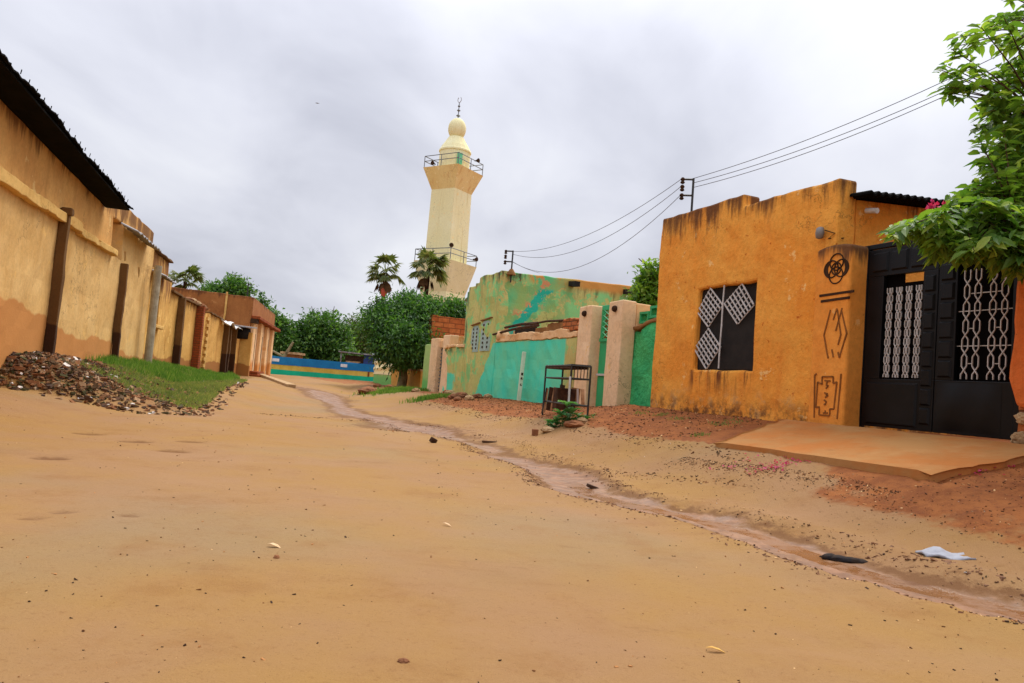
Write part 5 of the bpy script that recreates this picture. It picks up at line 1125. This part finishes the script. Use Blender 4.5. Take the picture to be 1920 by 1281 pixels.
for c, n_ in ((at(1752, 386, 7.25), 22), (at(1806, 372, 7.25), 9)):
    pp = np.array([tuple(c)]*n_)+r.normal(size=(n_, 3))*np.array([.04, .04, .035]); g = MB()
    V, F = leaf_quads(pp, r.normal(size=(n_, 3)), np.full(n_, .055), np.full(n_, .045), r.normal(size=(n_, 3))); g.np_add(V, F); g.build('flower_cluster', M['petal'], ot)

# ---------------------------------------------------------------- display stand, planks, plant, marker
f1, f2, b2 = G(1017, 778), G(1064, 793), G(1101, 786)
dpt = b2-f2
b1, b2 = f1+dpt*1.0, f2+dpt*1.0
stl = thing('display_stand', (f1+f2)/2, 'black steel display stand holding planks beside the cream pillar', 'stand')
zt1 = at(1029, 682, f1.y).z; zt2 = at(1101, 693, b2.y).z; zt = (zt1+zt2)/2; print('STALL', f1, f2, b2, zt)
for p in (f1, f2, b1, b2):
    g = MB(); z0_ = float(zg(p.x, p.y))-.03; g.tube([(p.x, p.y, z0_), (p.x, p.y, zt)], .016, 6); g.build('leg', M['black_bar'], stl)
for z_ in (zt, zt-.2, .62):
    g = MB()
    for a, b in ((f1, f2), (f2, b2), (b2, b1), (b1, f1)): g.tube([(a.x, a.y, z_), (b.x, b.y, z_)], .014, 6)
    g.build('rail', M['black_bar'], stl)
g = MB()
for k in range(9): a = f1+(f2-f1)*(k/8); b = b1+(b2-b1)*(k/8); g.tube([(a.x, a.y, zt+.012), (b.x, b.y, zt+.012)], .008, 5)
g.add([(f1.x+.15, f1.y, zt+.022), (f2.x, f2.y, zt+.022), (b2.x, b2.y, zt+.022), (b1.x+.15, b1.y, zt+.022)], [(0, 1, 2, 3)]); g.build('top_sheet', M['black_flat'], stl)
for k in range(5):
    a = f2+(b2-f2)*((k+1)/6); g = MB(); g.tube([(a.x, a.y, zt-.2), (a.x, a.y, zt)], .007, 5); g.build('upright', M['black_bar'], stl)
g = MB(); g.fbox(Frame(f1.xy, tuple((f2-f1).xy), 1), .1, (f2-f1).length, -.02, (b2-f2).length*.9, zt-.045, zt-.018); g.build('shelf_board', M['dark_wood'], stl)
g = MB(); c = (f1+f2)/2+dpt*.5; c = c+Vector((.0, .12, 0)); g.box((c.x, c.y, float(zg(c.x, c.y))+.27), .34, .2, .36, .3); o = g.build('wooden_crate', M['dark_wood'], loc=(c.x, c.y, .65), bevel=.02); tag(o, 'dark wooden crate inside the black display stand', 'crate')
def plank(p0, p1, wd, label, mat='wood', th=.02):
    g = MB(); p0, p1 = Vector(p0), Vector(p1); d = (p1-p0).normalized(); s_v = Vector((1, .2, 0)); s_v = (s_v-d*s_v.dot(d)).normalized()*wd/2; t_v = d.cross(s_v).normalized()*th/2
    g.hexa([p0-s_v-t_v, p0+s_v-t_v, p0+s_v+t_v, p0-s_v+t_v, p1-s_v-t_v, p1+s_v-t_v, p1+s_v+t_v, p1-s_v+t_v]); o = g.build('plank', M[mat], loc=p0); tag(o, label, 'plank', 'planks leaning on the display stand')
Yf = f1.y
def PX(px, py, dy=0.0): return at(px, py, Yf+dy)
plank(PX(1020, 774, -.16), PX(1027, 728, -.1), .035, 'leftmost pale slat leaning on the display stand')
plank(PX(1033, 770, -.16), PX(1040, 726, -.1), .03, 'second pale slat leaning on the display stand')
plank(PX(1037, 769, -.16), PX(1046, 728, -.1), .03, 'third pale slat leaning on the display stand')
plank(PX(1066, 760, f2.y-Yf-.06), PX(1069, 706, f2.y-Yf-.03), .028, 'tall white slat standing in the middle of the display stand', 'white_metal')
plank(PX(1083, 762, -.25), PX(1083, 729, -.22), .03, 'short white slat right of the dark crate', 'white_metal')
plank(PX(1093, 764, -.2), PX(1092, 730, -.15), .06, 'broad pale board at the right of the display stand')
plank(PX(1030, 770, .12), PX(1037, 727, .2), .13, 'wide brown board behind the pale slats', 'dark_wood')
plank(PX(1049, 768, .1), PX(1055, 722, .2), .09, 'dark broken panel leaning in the display stand', 'dark_wood')
plank(PX(1016, 776, -.2), PX(1025, 727, -.12), .02, 'thin black bar leaning at the left edge of the stand', 'black_bar')
plank(PX(1076, 765, .1), PX(1080, 728, .2), .16, 'brown board standing behind the short white slat', 'dirt_stain')
plank(PX(1099, 785, -.1), PX(1100, 771, -.1), .024, 'short white peg below the stand leg', 'white_metal')
# the broad leaved plant
P = G(1060, 795); pl = thing('broadleaf_plant', P, 'broad leaved green plant growing at the foot of the display stand', 'plant')
PP, DD, LL, NN = [], [], [], []; g = MB()
for (px, py, nl, sz) in ((1062, 756, 8, .2), (1052, 773, 9, .19), (1072, 770, 8, .19), (1035, 788, 16, .14), (1046, 783, 16, .14), (1085, 778, 18, .13), (1098, 782, 14, .12), (1068, 782, 16, .15), (1028, 792, 9, .08), (1060, 788, 12, .1), (1112, 778, 8, .07)):
    tp = at(px, py, f2.y-.12-.1*((px*7) % 5)/5); b0 = Vector((tp.x*.5+P.x*.5, tp.y, float(zg(tp.x, tp.y))-.02)); tp.z = max(tp.z, b0.z+.05); g.tube([b0, (b0+tp)/2+Vector((0, 0, .03)), tp], .009, 5, .005)
    for k in range(nl): az = 2*PI*k/nl*2.4; PP.append(tuple(tp-Vector((0, 0, .02*k*.4)))); DD.append([math.cos(az), math.sin(az), r.uniform(.1, .9)]); LL.append(sz*r.uniform(.8, 1.15)); NN.append([-math.cos(az)*.6, -math.sin(az)*.6, 1])
g.build('stems', M['leaf_olive'], pl); V, F = near_leaf(np.array(PP), np.array(DD), np.array(LL), np.array(LL)*.66, np.array(NN)); g = MB(); g.np_add(V, F); g.build('leaves', M['plant'], pl)
# white marker post with three worn black marks
sA, zA = RF.hit(973, 742, .25); sB2, zB2 = RF.hit(983, 660, .12)
mk = thing('marker_post', RF.W(sA, .25, .45), 'slim white post with three worn black marks leaning on the turquoise wall', 'post')
P0, P1 = RF.W(sA, .25, .40), RF.W(sB2, .12, zB2); ax = (P1-P0).normalized(); fx_ = Vector((.98, .2, 0)); fx_ = (fx_-ax*fx_.dot(ax)).normalized(); fy = ax.cross(fx_)
def pbox(mb, t0, t1, a, b, q0, q1): A = P0+(P1-P0)*t0; B = P0+(P1-P0)*t1; return mb.hexa([p+fx_*x_+fy*y_ for p in (A, B) for x_, y_ in ((a, q0), (b, q0), (b, q1), (a, q1))])
g = MB(); pbox(g, 0, 1, -.045, .045, -.035, .035); g.build('post', M['white_post'], mk, bevel=.012)
fyS = -1 if fy.y > 0 else 1
q0, q1 = (.0355*fyS, .04*fyS)
def mark(segs): 
    g = MB()
    for (t0, t1, a, b) in segs: pbox(g, t0, t1, a, b, min(q0, q1), max(q0, q1))
    g.build('painted_mark', M['groove'], mk)
mark([(.55, .60, -.022, .026)]); mark([(.475, .49, -.026, .028), (.49, .515, -.014, .016)]); mark([(.36, .395, -.02, -.004), (.355, .37, -.004, .022), (.385, .395, -.004, .014)])
# stones
def stone(px, py, rx, ry, rz, mat, label, seed, grp=None, name='stone', up=.4): 
    P = G(px, py); P.z += rz*up; g = MB(); g.rock(P, rx, ry, rz, random.Random(seed).uniform(0, 3), seed, 2); o = g.build(name, M[mat], loc=P); tag(o, label, 'stone', grp)
stone(985, 746, .24, .18, .16, 'stone', 'dark brown stone at the foot of the white marker post', 301)
stone(1076, 800, .17, .12, .06, 'stone', 'flat reddish slab of stone before the broadleaf plant', 302)
stone(1092, 792, .09, .07, .05, 'pale_stone', 'small grey stone between slab stone and frame leg', 303)
stone(1028, 808, .12, .08, .05, 'pale_stone', 'pale rounded stone left of the broadleaf plant', 304)
stone(1495, 793, .11, .09, .07, 'stone', 'dark stone against the orange wall foot by the slab', 305)
stone(690, 738, .5, .3, .16, 'stone', 'rough brown block at the road edge before the grass tuft', 306)
for i, (px, py, a) in enumerate(((843, 742, .2), (852, 748, .17), (866, 746, .2), (880, 750, .14), (895, 747, .16), (858, 752, .13), (915, 745, .12), (838, 738, .14), (1000, 748, .1), (780, 735, .16), (730, 728, .2), (708, 726, .2))):
    stone(px, py, a, a*.8, a*.55, 'stone' if i % 3 else 'pale_stone', 'rubble stone lying along the foot of the green and olive walls', 320+i, 'rubble stones along the right walls')
def boxthing(name, px, py, sx, sy, sz, mat, label, cat, rz=.3, tilt=None):
    P = G(px, py); g = MB(); g.box(P+Vector((0, 0, sz/2-.005)), sx, sy, sz, rz, tilt); o = g.build(name, M[mat], loc=P, bevel=min(.01, sz*.2)); tag(o, label, cat); return o
boxthing('brick', 1003, 815, .075, .1, .1, 'stone', 'small brown brick standing upright on the road', 'brick')
boxthing('wood_chip', 812, 832, .10, .05, .07, 'dark_wood', 'dark wood chip on the wet part of the road', 'wood chip', .7, (.3, .4))
boxthing('stick', 918, 827, .22, .03, .03, 'dark_wood', 'short dark stick lying beside the wet streak', 'stick', .1)
boxthing('wood_scrap', 1112, 909, .12, .05, .03, 'dark_wood', 'dark scrap of wood lying in the gutter mud', 'scrap', .3, (.1, .3))
# paper litter on the right
P = G(1772, 1047); V = []
for i in range(9):
    for j in range(6):
        u_, v_ = i/8-.5, j/5-.5; fold = .010*max(0, v_-.05)*(1-abs(u_))*2+.012*math.sin(u_*9+v_*5)
        V.append(P+Vector((u_*.27, v_*.12-.10*u_*.3, .012+fold+ (.02*(1-abs(u_)*1.5) if j == 5 else 0))))
cloth('paper_litter', (V, 9, 6), 'paper', 'crumpled white sheet of paper lying on the road at right', 'paper')
P = G(1585, 1040); g = MB(); g.rock(P+Vector((0, 0, .01)), .13, .045, .022, -.25, 9, 2).rock(P+Vector((-.08, .03, .012)), .06, .04, .025, .4, 10, 1); o = g.build('black_rag', M['rag'], loc=P, smooth=True); tag(o, 'black rag lying on the gutter edge', 'rag')
def gleaf(px, py, L, W_, mat, label, rz):
    P = G(px, py); d = np.array([[math.cos(rz), math.sin(rz), .05]]); V, F = near_leaf(np.array([[P.x, P.y, P.z+.012]]), d, np.array([L]), np.array([W_]), np.array([[0, 0, 1.0]])); g = MB(); g.np_add(V, F); o = g.build('fallen_leaf', M[mat], loc=P); tag(o, label, 'leaf')
M['yellow_leaf'] = simple('yellow_dry_leaf', lin(222, 180, 96), lin(200, 150, 70), .7, .3, 20, .1); M['pale_leaf'] = simple('pale_dry_leaf', lin(224, 190, 150), lin(206, 166, 120), .8, .2, 20, .1)
gleaf(1322, 1221, .075, .02, 'yellow_leaf', 'yellow dry leaf on the road near the bottom edge', -.1)
gleaf(828, 985, .07, .02, 'pale_leaf', 'pale dry leaf lying in the middle of the road', -.4)
gleaf(500, 1025, .08, .03, 'pale_leaf', 'pale dry leaf left of the road middle', -.2)
P = G(757, 1241); g = MB(); g.rock(P, .018, .014, .010, 0, 77, 2); o = g.build('clay_lump', M['stone'], loc=P); tag(o, 'small reddish clay lump on the sand at the bottom', 'clay lump')
P = G(518, 1048); g = MB(); g.rock(P, .014, .012, .014, 0, 78, 2); o = g.build('pebble', M['stone'], loc=P); tag(o, 'brown pebble beside a pale leaf on the road', 'pebble')
# bird in the sky
P = at(595, 194, 90); bd = MB(); bd.add([P+Vector(v) for v in ((-.3, 0, .02), (0, -.12, .05), (.3, 0, .0), (0, .1, .05), (0, 0, -.03))], [(0, 1, 3), (1, 2, 3), (0, 4, 1), (1, 4, 2), (2, 4, 3), (3, 4, 0)])
o = bd.build('bird', M['rail'], loc=P); tag(o, 'tiny grey bird flying high left of the minaret', 'bird')

# ---------------------------------------------------------------- ground cover and litter (uncountable)
def scatter(n, f, seed):
    rr = np.random.default_rng(seed); out_ = []
    while len(out_) < n:
        p = f(rr)
        if p is not None: out_.append(p)
    return np.array(out_), rr
def lpos(rr, s0, s1, q0, q1):
    a, b = rr.uniform(s0, s1), rr.uniform(q0, q1); P = LF.W(a, b, 0); return P.x, P.y, a, b
def blades(n, f, seed, L, W_, mat, name, label, lean=.5):
    A, rr = scatter(n, f, seed); z = zg(A[:, 0], A[:, 1]); P = np.column_stack([A[:, :2], z-.01]); az = rr.uniform(0, 2*PI, n); ln = rr.uniform(.1, lean, n)
    D = np.column_stack([np.cos(az)*ln, np.sin(az)*ln, np.ones(n)]); N = np.column_stack([np.cos(az+1.5), np.sin(az+1.5), np.full(n, .3)]); LL = rr.uniform(.5, 1.25, n)*L*A[:, 2]
    V, F = leaf_quads(P, D, LL, np.full(n, W_), N); g = MB(); g.np_add(V, F); o = g.build(name, M[mat]); tag(o, label, name.replace('_', ' '), None, 'stuff'); return o
def fgrass(rr):
    x, y, a, b = lpos(rr, 2.2, 22, .02, 2.2)
    lim = np.interp(a, [2.2, 5, 9, 14, 22], [.9, 1.4, 1.9, 2.1, 1.3]); d = fbm(x*1.7, y*1.7, 91)
    if b < lim*(.75+.5*float(d)) and rr.random() < (float(d)-.25)*2.2 and float(ss(a, 2.0, 4)) > rr.random(): return x, y, (.15+1.6*float(d))
def fweed(rr):
    x, y, a, b = lpos(rr, -.5, 14, .5, 2.45); d = float(fbm(x*1.4, y*1.4, 95))
    if y > 10.9+.35*(x+5) and d > .38 and rr.random() < (d-.3)*3: return x, y, .8+.5*d
blades(30000, fgrass, 1, .15, .016, 'grass', 'grass', 'bright green grass bank along the left walls')
blades(17000, fweed, 2, .09, .02, 'weed', 'weeds', 'dusty olive weeds in front of the grass', 1.2)
def ftuft(rr):
    i = rr.integers(0, 4); px, py, R_ = ((755, 733, 1.2), (745, 735, .9), (805, 750, .5), (720, 730, .8))[i]; c = TUFT[i]; x, y = c.x+rr.normal()*R_*.5, c.y+rr.normal()*R_*.5; return x, y, .9
TUFT = [G(p, q_) for p, q_ in ((755, 731), (735, 735), (808, 748), (770, 733))]
blades(3600, ftuft, 3, .14, .025, 'grass', 'grass_tufts', 'grass tufts at the roadside below the big tree')
SM = [G(p, q_) for p, q_ in ((1312, 816), (1200, 775), (1240, 778), (1270, 785), (1375, 790), (1345, 795), (1560, 793))]
def fsm(rr): c = SM[rr.integers(0, len(SM))]; return c.x+rr.normal()*.07, c.y+rr.normal()*.07, .6
blades(420, fsm, 4, .07, .014, 'weed', 'small_weeds', 'little weeds along the foot of the orange wall', 1.0)
def chips(n, f, seed, sz, mat, name, label, flat=.45, cat=None):
    A, rr = scatter(n, f, seed); z = zg(A[:, 0], A[:, 1]); g = MB(); V = []; F = []
    cube = np.array([[-1, -1, -1], [1, -1, -1], [1, 1, -1], [-1, 1, -1], [-1, -1, 1], [1, -1, 1], [1, 1, 1], [-1, 1, 1]])*.5
    fc = np.array([[3, 2, 1, 0], [4, 5, 6, 7], [0, 1, 5, 4], [1, 2, 6, 5], [2, 3, 7, 6], [3, 0, 4, 7]])
    for i in range(n):
        s_v = sz*A[i, 2]*np.array([rr.uniform(.7, 2.2), rr.uniform(.5, 1.1), rr.uniform(.25, 1)*flat*1.6]); c = cube*s_v*(1+rr.uniform(-.28, .28, (8, 3)))
        R = np.array(Matrix.Rotation(rr.uniform(0, 6.28), 3, 'Z') @ Matrix.Rotation(rr.normal()*.35, 3, 'X') @ Matrix.Rotation(rr.normal()*.35, 3, 'Y')); V.append(c @ R.T+np.array([A[i, 0], A[i, 1], z[i]+s_v[2]*.25+(A[i, 3] if A.shape[1] > 3 else 0)])); F.append(fc+8*i)
    g.np_add(np.concatenate(V), np.concatenate(F)); o = g.build(name, M[mat]); tag(o, label, cat or name.replace('_', ' '), None, 'stuff'); return o
def frub(rr):
    x, y, a, b = lpos(rr, -5.5, 4.8, .02, 2.4); k = math.exp(-((a+.8)/2.5)**2)*math.exp(-(max(0, b-.3)/1.1)**2)
    if y < 10.55+.35*(x+5)+.3*float(vn(x*3, 1, 5)): return None
    if rr.random() < k: return x, y, rr.uniform(.3, 1.0)+1.1*rr.random()**6, rr.uniform(0, .03)*k
chips(4200, frub, 5, .043, 'litter', 'rubble_heap', 'heap of broken brick, wood and rubbish against the left wall', .5, 'rubble')
def fscr(rr):
    x, y, a, b = lpos(rr, -4, 12, .6, 2.75); e_ = 2.35+.25*math.sin(a*2.1); k = math.exp(-((b-e_)/.3)**2)+.22
    if y < 10.5+.35*(x+5): return None
    k = max(k, math.exp(-((y-.35*(x+5)-10.8)/.25)**2))
    if rr.random() < k*float(ss(a, 13, 6)): return x, y, rr.uniform(.35, 1.1), 0
chips(800, fscr, 6, .06, 'litter', 'scattered_rubble', 'scattered rubble scraps along the edge of the weeds', .4, 'rubble')
def fgut(rr):
    s_ = rr.uniform(-9.3, 3.5); side_ = rr.choice([-1, 1, 1]); q_ = float(gut_q(s_))+side_*.42*rr.uniform(.85, 1.15)+rr.normal()*.05
    if float(fbm(s_*1.3, side_*5, 17)) < rr.uniform(.3, .75): return None
    P = RF.W(s_, q_, 0); return P.x, P.y, rr.uniform(.3, 1.0), 0
chips(2600, fgut, 7, .011, 'leaf_litter', 'gutter_litter', 'dark leaf litter washed along both edges of the muddy gutter', .3, 'leaf litter')
def fslab(rr):
    s_ = rr.uniform(-9.2, -4.3); q_ = 1.80+.14*abs(rr.normal())+.3*float(vn(s_*1.3, 3, 4)); 
    if s_ < SLAB[1]: q_ = rr.uniform(.3, 2.4)
    P = RF.W(s_, q_, 0); return P.x, P.y, rr.uniform(.3, 1.0), 0
chips(2300, fslab, 8, .013, 'leaf_litter', 'slab_litter', 'dark leaf litter gathered before the cement slab', .3, 'leaf litter')
def fred(rr):
    s_ = rr.uniform(-5.2, 9); q_ = rr.uniform(.05, 2.0)
    if s_ < -3.4 and q_ < 1.75: return None
    P = RF.W(s_, q_, 0); return P.x, P.y, rr.uniform(.3, 1.3), 0
chips(4800, fred, 9, .016, 'leaf_litter', 'red_soil_litter', 'chips and dry leaves over the red soil before the orange house', .35, 'leaf litter')
def fpeb(rr):
    y = 1.6+abs(rr.normal())*5; x = rr.uniform(-1, 1)*(1+y*.75)
    if y > 22: return None
    s_, q_ = sq(RF, x, y)
    if q_ < 2.0: return None
    if float(fbm(x*.8, y*.8, 27)) < rr.uniform(.25, .7): return None
    return x, y, rr.uniform(.25, 1)**2*(1+.10*y), 0
chips(1900, fpeb, 10, .006, 'leaf_litter', 'pebbles', 'small pebbles and grit scattered over the sandy road', .55, 'pebbles')
def fpeb2(rr):
    s_ = rr.uniform(-9, 2); q_ = rr.uniform(1.8, 3.1); P = RF.W(s_, q_, 0)
    if -7.5 < s_ < -3.6 and q_ < 1.8: return None
    return P.x, P.y, rr.uniform(.3, 1.2), 0
chips(1300, fpeb2, 11, .007, 'litter', 'road_grit', 'pale grit and crumbs on the ochre strip beyond the gutter', .5, 'grit')
def fmud(rr):
    s_ = rr.uniform(-9.2, 2.8); side_ = rr.choice([-1, 1]); q_ = float(gut_q(s_))+side_*(.40+.09*rr.normal())
    if float(fbm(s_*1.1, side_*7, 37)) < rr.uniform(.35, .65): return None
    P = RF.W(s_, q_, 0); return P.x, P.y, rr.uniform(.3, 1.2), -.006
M['mud'] = simple('wet_mud', lin(128, 84, 50), lin(92, 58, 34), .7, .3, 6, .5)
chips(2600, fmud, 12, .017, 'mud', 'mud_clods', 'low clods of mud along the edges of the gutter', .35, 'mud')
def fledge(rr):
    x = rr.uniform(-5, -.8); y = 10.6+.28*(x+4)+.25*math.sin(x*1.3)+abs(rr.normal())*.05
    if float(fbm(x*1.6, 3, 47)) < rr.uniform(.3, .6): return None
    return x, y, rr.uniform(.3, 1), 0
chips(420, fledge, 13, .02, 'leaf_litter', 'ledge_litter', 'dark litter caught along the low sand ledge on the left', .3, 'leaf litter')
TRK = ((G(480, 775), G(680, 790)), (G(620, 800), G(740, 815)), (G(1130, 882), G(1400, 905)))
def ftrack(rr):
    i = rr.integers(0, 3); a, b = TRK[i]; k = rr.random(); P = a+(b-a)*k; return P.x+rr.normal()*.05, P.y+rr.normal()*.1, rr.uniform(.3, 1), 0
chips(380, ftrack, 14, .02, 'leaf_litter', 'track_litter', 'dark litter lines washed across the road in the middle', .3, 'leaf litter')
PT = [(G(1470, 872), .16, 60), (G(1440, 880), .12, 30), (G(1810, 888), .1, 24), (G(1870, 878), .08, 20), (G(1390, 868), .2, 20)]
PP = []
for c, sdv, n_ in PT:
    for k in range(n_): x, y = c.x+r.normal()*sdv, c.y+r.normal()*sdv*.6; PP.append((x, y, float(zg(x, y))+.012))
PP = np.array(PP); n_ = len(PP); V, F = leaf_quads(PP, np.column_stack([r.normal(size=(n_, 2)), r.uniform(0, .4, n_)]), np.full(n_, .03), np.full(n_, .024), np.column_stack([r.normal(size=(n_, 2))*.3, np.ones(n_)])); g = MB(); g.np_add(V, F); o = g.build('fallen_petals', M['petal']); tag(o, 'magenta petals fallen on the litter before the slab', 'petals', None, 'stuff')
